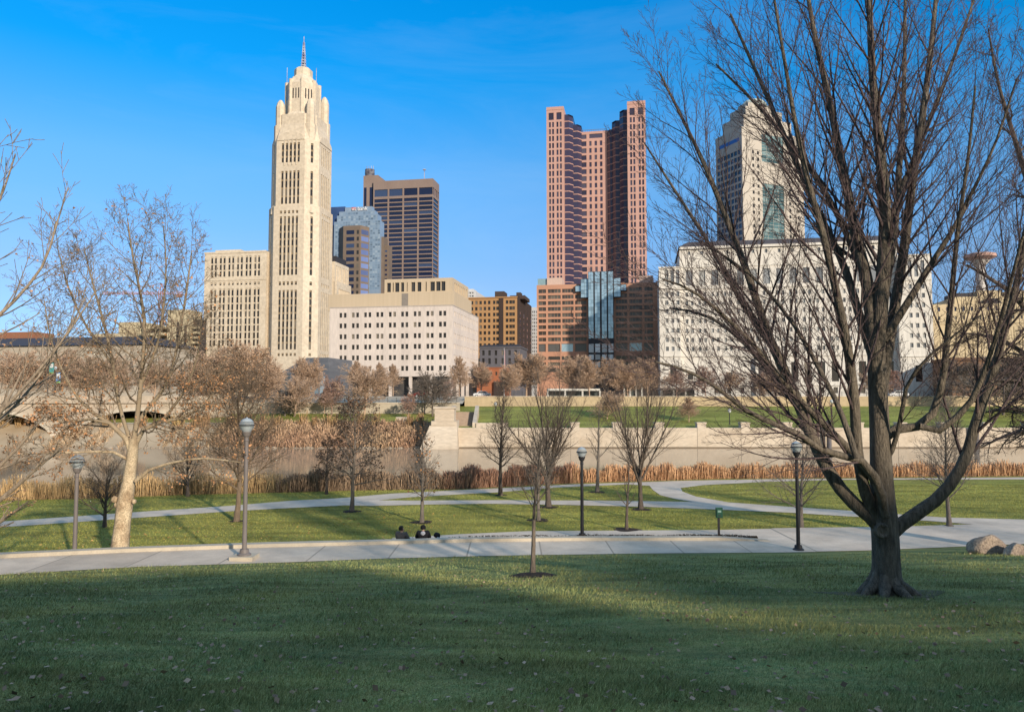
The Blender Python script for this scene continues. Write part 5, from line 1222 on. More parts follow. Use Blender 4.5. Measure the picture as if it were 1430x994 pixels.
# park trees on the lower lawn
PARK = [
 ('small_tree', 'small dark bare tree in shade just left of the sycamore trunk', 146, 736, 628, 3.4, 'round', BK_DARK, None, .8, 1.0),
 ('pear_tree', 'bare tree with pinkish brown leaf remnants behind the tall left lamp post', 330, 728, 492, 4.6, 'round', BK_TAN, (1500, .10, LF_TAN, 9), 1.2, .72),
 ('small_tree', 'small dark bare tree at the golden reeds between the sycamore and the tall lamp', 262, 693, 612, 3.0, 'round', BK_DARK, None, .7, .9),
 ('oak_tree', 'young oak with dark brown clinging leaves on the lawn before the river', 491, 714, 557, 3.8, 'oak', BK_GREY, (1900, .12, LF_DARK, 9), 1.0, 1.0),
 ('oak_tree', 'smaller shaded oak right beside the dark reeds, left of the leafy oak', 456, 690, 612, 2.6, 'oak', BK_DARK, (500, .12, LF_DARK, 9), .8, 1.0),
 ('linden_tree', 'slim bare tree with a few brown leaves on top standing behind the seated people', 589, 730, 592, 3.6, 'cone', BK_GREY, (160, .13, LF_BROWN, 9), .8, .85),
 ('linden_tree', 'narrow upright bare tree in front of the river wall, left of the big fan tree', 699, 692, 528, 3.4, 'cone', BK_DARK, None, 1.0, .72),
 ('elm_tree', 'tall fan shaped bare tree centre of the lawn with dense fine twigs', 766, 708, 497, 5.0, 'vase', BK_DARK, None, 1.1, 1.12),
 ('small_tree', 'thin bare tree directly in front of the tall fan shaped tree', 752, 727, 600, 3.4, 'cone', BK_GREY, None, .7, .9),
 ('small_tree', 'thin pale bare tree between the middle lamp post and the river reeds', 834, 687, 556, 3.2, 'sparse', BK_GREY, None, 1.0, 1.0),
 ('elm_tree', 'fan shaped bare tree right of the middle lamp post', 895, 711, 502, 4.4, 'vase', BK_DARK, None, 1.0, 1.12),
 ('small_tree', 'short thin bare tree just left of the right fan shaped tree', 875, 740, 628, 3.0, 'sparse', BK_DARK, None, .9, 1.0),
 ('small_tree', 'small bare tree directly behind the right lamp post', 1119, 736, 585, 3.6, 'round', BK_GREY, None, .75, .85),
 ('small_tree', 'bare young tree behind the right curved limb of the big maple', 1326, 735, 556, 3.8, 'cone', BK_GREY, None, 1.0, 1.15),
]
for i, (nm, lb, px, py, tp, rp, kd, bk, lf, fine, wide) in enumerate(PARK):
    tree(nm, lb, px, py, tp, rp, kd, bk, lf, 40+i, 'bare trees on the lower park lawn', fine, wide=wide)
for px, py, rr in ((491, 714, .55), (589, 729, .6), (766, 708, .6), (752, 726, .6), (834, 687, .6), (895, 711, .6), (875, 739.5, .7), (330, 727.5, .4), (699, 691, .45), (1326, 734.5, .35)):
    q = at_z(px, py, 0); mb = MB()
    for i in range(20):
        a, c = 6.2832*i/20, 6.2832*(i+1)/20; k = lambda t: rr*(1+.12*math.sin(3*t+px))
        mb.tri((q.x, q.y, .07), (q.x+k(a)*math.cos(a), q.y+k(a)*math.sin(a), .004), (q.x+k(c)*math.cos(c), q.y+k(c)*math.sin(c), .004))
    tag(mb.build('mulch_ring', M_mulch), kind='structure')
# young tree in its mulch ring on the near lawn
b = on_hill(744, 804)
r = random.Random(77); out = [[], []]; S, _ = form('sparse', 5, 1.0); S[0].update(n=17, t0=.42, ang=(56, 22), lr=.36, te=.12); S[1]['n'] = 4
H = at_y(744, 598, b.y).z-b.z
grow(out, None, r, (0, 0, -.1), (0, 0, 1), H*.93, .075, 0, S); out[0][0][1][0] = .11
out[1] = [(p_, [max(x, .0055) for x in q]) for p_, q in out[1]]
finish_tree('young_tree', tuple(b), out, None, bark('young_bark', (.19, .15, .115), (.12, .095, .075)), None, 'young thin bare tree in a round mulch ring on the near lawn', None, r)
mb = MB()
for i in range(36):
    for s0, s1, h0, h1 in ((0, .55, .10, .08), (.55, 1, .08, .012)):
        t0, t1 = 6.2832*i/36, 6.2832*(i+1)/36; f = lambda t, s, h: (b.x+math.cos(t)*s*.62*(1+.06*math.sin(5*t)), b.y+math.sin(t)*s*.62, hill(b.x+math.cos(t)*s*.62, b.y+math.sin(t)*s*.62)+h)
        mb.quad(f(t0, s0, h0), f(t0, s1, h1), f(t1, s1, h1), f(t1, s0, h0))
tag(mb.build('mulch_ring', M_mulch), kind='structure')

# far bank trees: five grown kinds, each copied with its own turn and size
def proto(kind, bk, leaf, seed, fine=.55, r0=.16):
    r = random.Random(seed); S, fr = form(kind, 10, fine); out = [[], []]; tips = []
    grow(out, tips, r, (0, 0, -.2), (0, 0, 1), 10*fr, r0, 0, S); mz = float(np.percentile([L[0][-1][2] for L in out[1]], 97)); s = 10/mz
    for grp in out:
        for i, (pts, rad) in enumerate(grp): grp[i] = ([(a*s, b_*s, c*s) for a, b_, c in pts], [max(x, .03) for x in rad])
    tips = [(a*s, b_*s, c*s) for a, b_, c in tips]
    me = [tubes('trunk', out[0], bk), tubes('branches', out[1], bk)]
    if leaf: me.append(leaf_mesh('dry_leaves', [tips[r.randrange(len(tips))] for _ in range(leaf[0])], leaf[1], leaf[2], seed=seed))
    return me
PROTO = dict(brown=proto('round', BK_FAR, (800, .20, LF_FAR), 101, 1.1), bare=proto('round', BK_FAR, None, 102, .95), red=proto('round', BK_RED, (900, .24, LF_PINK), 103, .85), dark=proto('round', BK_GREY, None, 104, .9),
             slim=proto('cone', BK_FAR, None, 105, 1.0, .12), rust=proto('oak', BK_RED, (1600, .28, LF_PINK), 106, .8, .12), fluffy=proto('round', BK_FAR, (1500, .21, LF_FAR), 107, 1.1))
def far_tree(kind, label, px, py, top, Y, wide=1.0):
    p = at_y(px, py, Y); H = (at_y(px, top, Y).z-p.z)/10; root = empty('bare_tree', tuple(p), label, 'tree', 'trees on the far bank', rng.uniform(0, 6.28)); root.scale = (H*wide, H*wide, H)
    for me, n in zip(PROTO[kind], ('trunk', 'branches', 'dry_leaves')): link(bpy.data.objects.new(n, me), root)
FAR = [
 ('brown', 'brown leaved tree at the bridge end, left of the bushiest one', 285, 575, 490, 170, 1.0), ('fluffy', 'bushy tan leaved tree below the left wing of the skyscraper', 335, 572, 482, 168, 1.1),
 ('brown', 'tan leaved tree between the bushy tree and the wedge pavilion', 372, 570, 500, 168, 1.0), ('bare', 'forked bare tree on the green strip left of the wedge pavilion', 411, 586, 528, 153, 1.1),
 ('fluffy', 'round brown tree in front of the dark wedge pavilion', 432, 556, 502, 185, 1.0), ('dark', 'low dark bare tree on the green strip at its left end', 398, 586, 545, 154, 1.2),
 ('red', 'reddish twiggy tree at the left corner of the white office block', 463, 580, 527, 155, .8), ('slim', 'thin bare tree on the green strip under the office block left corner', 453, 577, 545, 155, 1.2),
 ('bare', 'wide bare tree with forked pale limbs before the office block', 509, 578, 514, 157, 1.2), ('slim', 'tall slim bare tree before the office block third window pair', 497, 552, 505, 178, 1.0),
 ('slim', 'slim bare tree before the office block fifth window pair', 530, 552, 508, 178, 1.0), ('slim', 'slim pale tree at the middle of the office block ground floor', 549, 552, 510, 178, 1.0),
 ('rust', 'small rust red tree on the green strip', 570, 584, 551, 150, 1.1), ('dark', 'dark wide bare tree just left of the stone pedestal', 604, 580, 521, 156, 1.2),
 ('red', 'pinkish twiggy tree behind the stone pedestal', 622, 566, 531, 166, 1.0), ('slim', 'tall bare tree at the right corner of the office block', 641, 556, 500, 176, 1.0),
 ('brown', 'brown tree in front of the small red brick building', 672, 550, 508, 190, 1.0), ('fluffy', 'big fluffy brown tree between the brick building and the pink banded building', 735, 552, 496, 186, 1.25),
 ('brown', 'brown tree under the orange corner of the banded building', 712, 556, 512, 180, 1.0), ('brown', 'brown tree in the shade of the banded building, left of the atrium', 801, 554, 499, 182, 1.1),
 ('slim', 'pale slim tree beside the glazed street pavilion', 823, 556, 503, 178, 1.2), ('fluffy', 'brown tree below the glass atrium', 850, 552, 503, 186, 1.0), ('brown', 'tan tree right of the atrium lobby panes', 877, 556, 507, 178, 1.1),
 ('fluffy', 'brown tree at the left corner of the white courthouse', 905, 554, 503, 182, 1.0), ('slim', 'bare sapling on the far lawn slope under the courthouse left wing', 962, 592, 556, 145, 1.4),
 ('bare', 'bare sapling on the far lawn below the pale shelter', 848, 590, 548, 148, 1.2), ('red', 'reddish bare tree before the courthouse left wing', 945, 556, 517, 182, 1.0),
 ('red', 'reddish twiggy tree before the courthouse ground floor, left of its portal', 985, 556, 513, 182, 1.1), ('bare', 'grey bare tree before the courthouse portal', 1020, 556, 520, 180, 1.1),
 ('red', 'pinkish tree right of the courthouse portal', 1062, 558, 520, 178, 1.1), ('bare', 'bare tree above the far lawn behind the maple left limbs', 1078, 566, 522, 172, 1.2),
 ('rust', 'rust red tree right of the maple trunk before the courthouse', 1247, 556, 518, 180, 1.2), ('bare', 'bare tree before the courthouse right wing', 1222, 558, 520, 180, 1.1), ('dark', 'dark bare tree before the brown annex', 1345, 562, 505, 176, 1.2),
 ('dark', 'dark tree on the far lawn near the right edge', 1400, 585, 500, 152, 1.2), ('brown', 'brown tree at the right edge before the yellow building', 1428, 560, 500, 176, 1.1),
 ('brown', 'brown tree on the far bank behind the sycamore fork', 120, 560, 500, 176, 1.2), ('fluffy', 'brown tree before the civic hall at the left edge', 30, 560, 494, 176, 1.2), ('brown', 'brown tree before the civic hall between bridge banners', 75, 560, 492, 180, 1.1),
 ('bare', 'bare tree before the parking garage deck', 165, 560, 500, 178, 1.2), ('brown', 'brown tree before the parking garage stair tower', 215, 560, 505, 176, 1.0)]
for f_ in FAR: far_tree(*f_[:5], min(f_[5], 153.5) if 140 < f_[5] < 158 else f_[5], f_[6]*1.3)

# ------------------------------------------------------------------ reeds
def reeds(name, x0, x1, yf, n, h, m, zf, depth=3.2, seed=1, wid=.03, lean=.14, clump=0):
    g = np.random.default_rng(seed); X_ = g.uniform(x0, x1, n); D = g.uniform(0, depth, n)
    if clump:
        k = int((x1-x0)*clump); c = g.uniform(x0, x1, k); X_ = c[g.integers(0, k, n)]+g.normal(0, .35, n)
    Y_ = np.array([yf(a) for a in X_])+D; Z = np.array([zf(a, d) for a, d in zip(X_, D)])
    Hh = h*g.uniform(.55, 1.15, n)*(1+.16*np.sin(X_*1.7)+.13*np.sin(X_*4.1+1)); az = g.uniform(0, 6.28, n)
    top = np.stack([X_+g.normal(0, lean, n)*Hh, Y_+g.normal(0, lean, n)*Hh, Z+Hh], 1); base = np.stack([X_, Y_, Z-.05], 1); mid = (base+top)/2+g.normal(0, .04, (n, 3))
    w = np.stack([np.cos(az), np.sin(az), 0*az], 1)*wid*.5
    V = np.stack([base-w*.6, base+w*.6, mid+w, mid-w, top+w*1.3, top-w*1.3], 1).reshape(-1, 3); i = np.arange(n)[:, None]*6
    Fq = np.concatenate([i+np.array([[0, 1, 2, 3]]), i+np.array([[3, 2, 4, 5]])])
    o = link(bpy.data.objects.new(name, np_mesh(name, V, Fq, m))); return tag(o, kind='stuff')
RD_G = mat('reed_gold', (.58, .40, .20), .9, (.42, .27, .13), .5, .6, rnd=.45); RD_D = mat('reed_brown', (.24, .17, .115), .9, (.34, .23, .15), .5, .5, rnd=.5)
RD_R = mat('reed_rust', (.36, .19, .125), .9, (.44, .26, .17), .5, .5, rnd=.45); RD_T = mat('reed_tan', (.62, .38, .21), .9, (.48, .27, .15), .6, .5, rnd=.4)
zb_ = lambda a, d: -.18*d if d > 1 else 0
bx = lambda p: at_z(p, 690, 0).x
reeds('reed_bed', -75, bx(395), bank, 26000, 1.12, RD_G, zb_, seed=1)
reeds('reed_bed', bx(380), bx(655), bank, 18000, 1.1, RD_D, zb_, seed=2)
reeds('reed_bed', at_z(620, 683, 0).x, at_z(800, 676, 0).x, bank, 15000, 1.2, RD_R, zb_, seed=3)
reeds('reed_bed', at_z(770, 676, 0).x, at_z(1000, 668, 0).x, bank, 15000, 1.0, RD_T, zb_, seed=4)
reeds('reed_bed', at_z(990, 668, 0).x, 75, bank, 30000, .98, RD_T, zb_, seed=5)
zf_ = lambda a, d: -2.8+.51*d
reeds('bank_scrub', -130, -52, lambda a: YW-.2, 7000, .7, mat('scrub_pale', (.46, .34, .22), .9, (.36, .25, .15), .12, .6, rnd=.4), zf_, 8.0, 16, .11, .3, clump=.3)
reeds('bank_scrub', -54, XL-.5, lambda a: YW-.2, 15000, 1.15, mat('scrub_rust', (.37, .225, .145), .9, (.44, .31, .19), .12, .6, rnd=.5), zf_, 8.0, 6, .11, .25)
reeds('bank_scrub', -130, XL-4, lambda a: YW+6.2, 2600, 1.9, mat('scrub_gold', (.42, .29, .13), .9, (.3, .17, .09), .12, .6, rnd=.4), lambda a, d: .9+.4*d, 1.8, 7, .08, .2, clump=.35)
# shore stones
mb = MB()
for i in range(110):
    a = rng.uniform(-80, XL-2); s = rng.choice((.1, .14, .2, .26, .34)); c = (a, YW-.9+rng.uniform(-.3, .3), -2.5); n_ = 7
    P = [[(c[0]+s*k*(1+.3*rng.random())*math.cos(6.28*j/n_), c[1]+s*k*math.sin(6.28*j/n_), c[2]+h*s) for j in range(n_)] for k, h in ((1.1, -.2), (1, .5), (.5, .85))]
    for A_, B_ in zip(P, P[1:]):
        for j in range(n_): mb.quad(A_[j], A_[(j+1) % n_], B_[(j+1) % n_], B_[j])
    mb.poly(P[-1])
tag(mb.build('shore_stones', mat('shore_stone', (.40, .33, .25), .9, (.22, .17, .12), .7, .8)), kind='stuff')
q = at_y(561, 592, YW+8.6); root = tag(link(bpy.data.objects.new('stone_block', None)), 'pale square stone block at the end of the far path', 'block'); root.location = (q.x, q.y, 1.7)
mb = MB(); mb.box(-.9, .9, -.5, .5, -.15, .95); mb.build('body', M_wallc, root); mb = MB(); mb.box(-1.05, 1.05, -.6, .6, .951, 1.15); mb.build('cap', M_wallc, root)
for p_, lb in ((1158, 'dark steel mooring post at the river wall beside the maple left limb'), (1364, 'dark steel mooring post at the river wall behind the maple right limb')):
    q = at_y(p_, 620, YW-1.1); root = empty('mooring_post', (q.x, q.y, -3), lb, 'post', 'mooring posts at the river wall'); mb = MB(); mb.lathe([(.42, -1), (.42, 5.4), (.3, 5.5), (0, 5.55)], 12); mb.build('shaft', mat('post_steel', (.10, .10, .12), .6, (.16, .13, .11), 1, .5), root, True)
    mb = MB(); mb.lathe([(.5, 4.6), (.5, 4.9), (.43, 4.91)], 12); mb.build('collar', MATS['post_steel'], root, True)

# ------------------------------------------------------------------ lamps and small things
M_pole = mat('lamp_pole_paint', (.20, .17, .16), .5, (.15, .13, .12), 2, .4); M_dark = mat('lamp_dark_paint', (.035, .033, .036), .45)
def globe_mat():
    m = bpy.data.materials.new('clear_globe'); m.use_nodes = True; nt = m.node_tree; b = nt.nodes['Principled BSDF']
    b.inputs['Base Color'].default_value = (.40, .46, .48, 1); b.inputs['Roughness'].default_value = .08; b.inputs['Alpha'].default_value = .42; b.inputs['Specular IOR Level'].default_value = .8
    return m
M_globe = globe_mat(); M_lens = mat('lamp_lens', (.55, .57, .58), .3)
def lamp(label, base, H, pole_m, gr=.24):
    root = empty('lamp_post', tuple(base), label, 'lamp post', 'globe lamp posts in the park')
    m = MB(); m.lathe([(0, 0), (.24, 0), (.24, .05), (.2, .08), (.17, .09), (.15, .22), (0, .22)], 20); m.build('base_plate', pole_m, root, True)
    m = MB(); m.lathe([(.085, .2), (.08, 1), (.068, H-2*gr-.35)], 16); m.build('pole', pole_m, root, True)
    z0 = H-2*gr-.36; m = MB(); m.lathe([(.07, z0), (.09, z0+.02), (.075, z0+.06), (.075, z0+.16), (.12, z0+.2), (.16, z0+.32), (.17, z0+.36), (0, z0+.36)], 18); m.build('collar', M_dark if pole_m is M_dark else pole_m, root, True)
    c = z0+.36+gr*.86; pr = [(gr*math.sin(R(150-12.5*i)), c-gr*math.cos(R(30+12.5*i))) for i in range(12)]
    m = MB(); m.lathe([(gr*math.sin(R(180-t)), c-gr*math.cos(R(t))) for t in (32, 45, 60, 75, 90, 105, 120, 135, 150, 165, 180)], 24); m.build('globe', M_globe, root, True)
    m = MB(); m.lathe([(gr*.55, z0+.361), (gr*.66, c-gr*.25), (gr*.92, c-.015)], 20); m.build('reflector', M_lens, root, True)
    m = MB(); m.lathe([(gr*1.01, c-.018), (gr*1.05, c-.018), (gr*1.05, c+.022), (gr*1.01, c+.022)], 24); m.build('band', M_dark, root, True)
    m = MB(); m.lathe([(gr*.80, c+gr*.55), (gr*.6, c+gr*.78), (.03, c+gr*.98), (0, c+gr*1.12)], 20); m.build('cap', M_lens, root, True)
    return root
def lamp_at(px, py, top, zf, label, m, gr, ground=None):
    b_ = at_f(px, py, zf) if ground is None else ground
    H = at_y(px, top, b_.y).z-b_.z; return lamp(label, b_, H, m, gr), b_
l1, lb_ = lamp_at(341, 781, 588, zpath, 'tall grey globe lamp post on a concrete block at the path edge, nearest of all', M_pole, .27)
l1.location.z += .16
mb = MB(); mb.box(-.42, .42, -.38, .42, -.3, .16); o = mb.build('lamp_footing', M_kerb); o.location = lb_; tag(o, 'square concrete block under the nearest lamp post', 'footing')
q = at_y(104, 775, 29.6); q.z = 0; lamp_at(105, 768, 634, zero, 'grey globe lamp post behind the left kerb beside the sycamore', M_pole, .27, Vector((q.x, q.y, 0)))
lamp_at(813, 751, 623, zero, 'dark globe lamp post at the middle of the kerb wall', M_dark, .24)
lamp_at(1115, 768, 615, zpath, 'dark globe lamp post on the plaza left of the maple trunk', M_dark, .24)
# waste bag station
q = at_z(1004, 751, 0); root = empty('bag_dispenser', tuple(q), 'green waste bag dispenser on a short dark post behind the kerb wall', 'dispenser')
mb = MB(); mb.box(-.045, .045, -.045, .045, 0, 1.3); mb.build('post', M_dark, root)
M_gr = mat('green_enamel', (.02, .09, .055), .4, (.015, .07, .045)); mb = MB(); mb.box(-.16, .16, -.12, -.05, .95, 1.42); mb.box(-.13, .13, -.16, -.121, 1.0, 1.36); mb.build('box', M_gr, root)
mb = MB(); mb.box(-.08, .08, -.166, -.161, 1.2, 1.3); mb.build('label_plate', mat('plate_pale', (.25, .4, .33), .5), root); mb = MB(); mb.box(-.06, .06, -.166, -.161, 1.04, 1.09); mb.build('slot', M_dark, root)
# boulders
def rock(px, py, wpx, hpx, seed, label):
    import bmesh
    b_ = on_hill(px, py); b_ = at_f(px, py, lambda x: .06) if b_.y > 33 else b_; s = b_.y/F; bm = bmesh.new(); bmesh.ops.create_icosphere(bm, subdivisions=4, radius=1); g = random.Random(seed)
    from mathutils import noise
    pl = [(Vector((g.gauss(0, 1), g.gauss(0, 1), g.gauss(0, .8))).normalized(), g.uniform(.62, .85)) for _ in range(9)]
    for v_ in bm.verts:
        for nn, d in pl:
            e = v_.co.dot(nn)-d
            if e > 0: v_.co -= nn*e*.85
        v_.co *= 1+.10*noise.noise(v_.co*1.6+Vector((seed, 0, 0)))+.04*noise.noise(v_.co*5)
        k_ = 1-.28*max(0, v_.co.z); v_.co.x *= wpx*s*.58*k_; v_.co.y *= wpx*s*.45*k_; v_.co.z = v_.co.z*hpx*s*.8
    zt_ = max(v_.co.z for v_ in bm.verts); k = hpx*s-zt_
    for v_ in bm.verts: v_.co.z += k
    me = bpy.data.meshes.new('boulder'); bm.to_mesh(me); bm.free(); me.shade_smooth(); me.materials.append(mat('boulder_granite', (.34, .26, .19), .9, (.20, .15, .115), 1.6, .8, 1.0, 14, fine=.35))
    o = link(bpy.data.objects.new('boulder', me)); o.location = b_; tag(o, label, 'boulder', 'boulders beside the plaza'); return o
rock(1379, 773, 48, 27, 3, 'larger pinkish boulder on the grass edge right of the maple')
rock(1417, 775, 34, 17, 9, 'smaller low boulder at the right edge beside the larger one')
b_ = on_hill(1337, 833)
for k, (dx, s) in enumerate(((0, .16), (.3, .12), (-.16, .08))):
    pass
# far street lamps and banners
def street_lamp(px, py, top, Y, label, banner=None):
    p = at_y(px, py, Y); H = at_y(px, top, Y).z-p.z; root = empty('street_lamp', tuple(p), label, 'street lamp', 'street lamps on the far bank')
    m = MB(); m.lathe([(.22, 0), (.2, .5), (.1, .6), (.08, H-.7), (0, H-.7)], 10); m.build('pole', M_dark, root, True)
    m = MB(); m.lathe([(.1, H-.72), (.26, H-.6), (.33, H-.3), (.2, H), (0, H+.1)], 10); m.build('lantern', M_lens, root, True)
    if banner:
        m = MB(); m.box(.2, 1.15, -.02, .02, H-3.6, H-1.3); f = m.build('banner', banner, root); mb2 = MB(); mb2.bar((0, 0, H-1.25), (1.2, 0, H-1.25), .04); mb2.build('banner_arm', M_dark, root)
        mb2 = MB(); mb2.box(.3, 1.05, -.03, -.021, H-2.3, H-1.5); mb2.build('emblem', mat('banner_white', (.7, .72, .7), .7), root)
        mb2 = MB(); mb2.box(.2, 1.15, -.026, -.0211, H-3.6, H-3.25); mb2.build('banner_foot', mat('banner_green', (.25, .45, .12), .7), root)
bl = mat('banner_blue', (.12, .28, .55), .7); te = mat('banner_teal', (.05, .30, .30), .7)
street_lamp(66, 562, 498, 158, 'street lamp with teal banner on the bridge at far left', te); street_lamp(76, 560, 512, 166, 'street lamp with blue banner on the bridge at far left', bl); street_lamp(250, 556, 510, 172, 'street lamp with blue banner before the garage stair tower', bl)
street_lamp(1019, 596, 571, 142, 'short dark lamp on the far lawn in front of the courthouse portal'); street_lamp(1162, 584, 558, 150, 'dark lamp at the far lawn edge behind the maple limbs'); street_lamp(593, 580, 552, 157, 'dark lamp on the green strip left of the pedestal'); street_lamp(692, 580, 562, 157, 'dark lamp beside the top of the stone stair')
# flag pole in front of the brick building
p = at_y(704, 540, 230); root = empty('flag_pole', (p.x, p.y, 6.7), 'flag pole with furled red striped flag by the red brick building', 'flag pole'); H = at_y(704, 486, 230).z-6.7
mb = MB(); mb.lathe([(.12, 0), (.06, H), (0, H+.1)], 8); mb.build('pole', M_lens, root, True)
mb = MB(); mb.loft([(.08, -.1), (.35, -.08), (.3, .12), (.07, .1)], H-6.5, [(.08, -.03), (.2, -.05), (.25, .06), (.07, .05)], H-.6); mb.build('flag', mat('flag_cloth', (.45, .30, .30), .8, (.3, .06, .07), 1.2, .3, stretch=(1, 1, 1.5)), root)
# parked cars on the far street
def car(px, Y, label, paint, rz=0):
    p = at_y(px, 552, Y); root = empty('parked_car', (p.x, p.y, 6.72), label, 'car', 'cars parked on the far street', rz)
    prof = [(-2.2, .35), (-2.25, .75), (-1.9, .95), (-1.3, 1.0), (-.75, 1.48), (.8, 1.5), (1.55, 1.02), (2.15, .9), (2.25, .6), (2.2, .35)]
    mb = MB(); w = .86
    for (a, b_), (c, d) in zip(prof, prof[1:]+prof[:1]):
        wa = w-.16*max(0, b_-1)/.5; wc = w-.16*max(0, d-1)/.5; mb.quad((a, -wa, b_), (c, -wc, d), (c, wc, d), (a, wa, b_))
    for s in (-1, 1):
        P = [(a, s*(w-.16*max(0, b_-1)/.5), b_) for a, b_ in prof]; mb.poly(P if s > 0 else P[::-1])
    mb.build('body', paint, root)
    for s in (-1, 1):
        mb = MB(); y_ = lambda z: s*(w-.16*max(0, z-1)/.5+.01); P = [(-1.1, y_(1.03), 1.03), (-.68, y_(1.4), 1.4), (.72, y_(1.42), 1.42), (1.32, y_(1.05), 1.05)]; mb.poly(P if s < 0 else P[::-1]); mb.build('window', G_dark, root)
        for x in (-1.35, 1.4):
            mb = MB(); n_ = 14; C_ = [(x+.33*math.cos(6.2832*i/n_), .33+.33*math.sin(6.2832*i/n_)) for i in range(n_)]
            for i in range(n_):
                a, c = C_[i], C_[(i+1) % n_]; mb.quad((a[0], s*.70, a[1]), (c[0], s*.70, c[1]), (c[0], s*.90, c[1]), (a[0], s*.90, a[1]))
            mb.poly([(a, s*.90, c) for a, c in C_]); o = mb.build('wheel', mat('tyre', (.02, .02, .02), .8), root)
            mb = MB(); mb.poly([(x+.19*math.cos(6.2832*i/n_), s*.905, .33+.19*math.sin(6.2832*i/n_)) for i in range(n_)]); mb.build('rim', M_lens, o)
white = mat('white_paint', (.75, .75, .75), .35); dkp = mat('dark_paint', (.03, .03, .035), .3); rd = mat('red_paint', (.35, .03, .03), .35)
car(673, 186, 'pale car parked right of the office block', white, R(4)); car(1254, 180, 'white car parked right of the maple trunk before the courthouse', white, R(-5)); car(1102, 182, 'dark car parked before the courthouse', dkp, R(2)); car(590, 186, 'red car parked under the office block overhang', rd)

# ------------------------------------------------------------------ seated people
def skin_mesh(name, nodes, edges, radii, m, lv=2):
    me = bpy.data.meshes.new(name); me.from_pydata(nodes, edges, []); o = bpy.data.objects.new(name, me); col.objects.link(o)
    o.modifiers.new('s', 'SKIN'); sv = me.skin_vertices[0].data
    for v_, r_ in zip(sv, radii): v_.radius = (r_, r_) if not isinstance(r_, tuple) else r_
    sv[0].use_root = True; su = o.modifiers.new('u', 'SUBSURF'); su.levels = lv; su.render_levels = lv
    dg = bpy.context.evaluated_depsgraph_get(); out_ = bpy.data.meshes.new_from_object(o.evaluated_get(dg)); bpy.data.objects.remove(o); out_.name = name
    out_.materials.clear(); out_.materials.append(m); out_.shade_smooth(); return out_
SKIN = mat('skin', (.45, .27, .19), .6)
def person(label, loc, rz, head_turn, coat, hat, trousers, hood=None, hair=None):
    root = empty('person', loc, label, 'person', None, rz)     # sits on the step, faces +y (the river)
    ht = Matrix.Rotation(head_turn, 3, 'Z')
    H0 = Vector((0, .02, .71)); hd = lambda x, y, z: tuple(H0+ht@Vector((x, y, z)))
    N_ = [(0, 0, .10), (0, -.02, .30), (0, .0, .47), (0, .0, .56), (0, .01, .62), hd(0, 0, 0), hd(0, 0, .08),
          (.19, 0, .54), (.27, .10, .32), (.20, .32, .24), (.15, .40, .24), (-.19, 0, .54), (-.27, .10, .32), (-.20, .32, .24), (-.15, .40, .24),
          (.11, .05, .09), (.14, .46, .24), (.14, .78, .0), (.14, .93, .0), (-.11, .05, .09), (-.14, .46, .24), (-.14, .78, .0), (-.14, .93, .0), hd(0, .105, -.01)]
    E = [(0, 1), (1, 2), (2, 3), (3, 4), (4, 5), (5, 6), (2, 7), (7, 8), (8, 9), (9, 10), (2, 11), (11, 12), (12, 13), (13, 14), (0, 15), (15, 16), (16, 17), (17, 18), (0, 19), (19, 20), (20, 21), (21, 22), (5, 23)]
    rd_ = [.14, .13, .13, .07, .055, .095, .075, .06, .045, .035, .03, .06, .045, .035, .03, .085, .06, .045, .04, .085, .06, .045, .04, .014]
    link(bpy.data.objects.new('body', skin_mesh('body', N_, E, rd_, SKIN)), root)
    j = [N_[i] for i in (0, 1, 2, 3, 7, 8, 9, 11, 12, 13)]; je = [(0, 1), (1, 2), (2, 3), (2, 4), (4, 5), (5, 6), (2, 7), (7, 8), (8, 9)]
    link(bpy.data.objects.new('jacket', skin_mesh('jacket', j, je, [(.22, .17), (.225, .17), (.20, .155), .10, .125, .09, .065, .125, .09, .065], coat)), root)
    t = [N_[i] for i in (0, 15, 16, 17, 19, 20, 21)]; link(bpy.data.objects.new('trousers', skin_mesh('trousers', t, [(0, 1), (1, 2), (2, 3), (0, 4), (4, 5), (5, 6)], [.16, .10, .078, .062, .10, .078, .062], trousers)), root)
    if hat or hair:
        c_ = hd(0, -.022, .045); m = MB(); nm_ = 'hair' if hair else 'knit_hat'
        prof = [(max(.001, .118*math.sin(R(t))), .125*math.cos(R(t))) for t in range(0, 121, 12)]
        m.lathe([(r_, c_[2]+z_) for r_, z_ in prof[::-1]], 16, (c_[0], c_[1])); fv = ht@Vector((0, 1, 0)); cc_ = Vector(c_)
        m.f = [f_ for f_ in m.f if not ((sum((Vector(m.v[i_]) for i_ in f_), Vector())/4-cc_).dot(fv) > .045 and sum(m.v[i_][2] for i_ in f_)/4 < c_[2]+.055)]; m.uv = []; link(bpy.data.objects.new(nm_, m.mesh(nm_, hair or hat, True, True)), root)
    for s in (-1, 1):
        m = MB(); m.box(s*.14-.05, s*.14+.05, .76, 1.02, -.04, .06); link(bpy.data.objects.new('shoe', m.mesh('shoe', M_dark)), root)
    if hood: link(bpy.data.objects.new('hood', skin_mesh('hood', [(0, -.165, .52), (-.10, -.12, .58), (.10, -.12, .58), (0, -.17, .44)], [(0, 1), (0, 2), (0, 3)], [.07, .06, .06, .035], hood)), root)
stp = MB(); xa_ = at_z(556, 752, 0).x; xb_ = at_z(622, 752, 0).x
ystep = kb((xa_+xb_)/2)
def seat(px): x = at_z(px, 754, .3).x; return x, kb(x)+.24
xa_, xb_ = seat(548)[0], seat(625)[0]
o = MB(); o.box(xa_, xb_, ystep+.03, ystep+.45, 0, .24); tag(o.build('seat_step', M_kerb), 'low concrete step behind the kerb wall under the seated people', 'step')
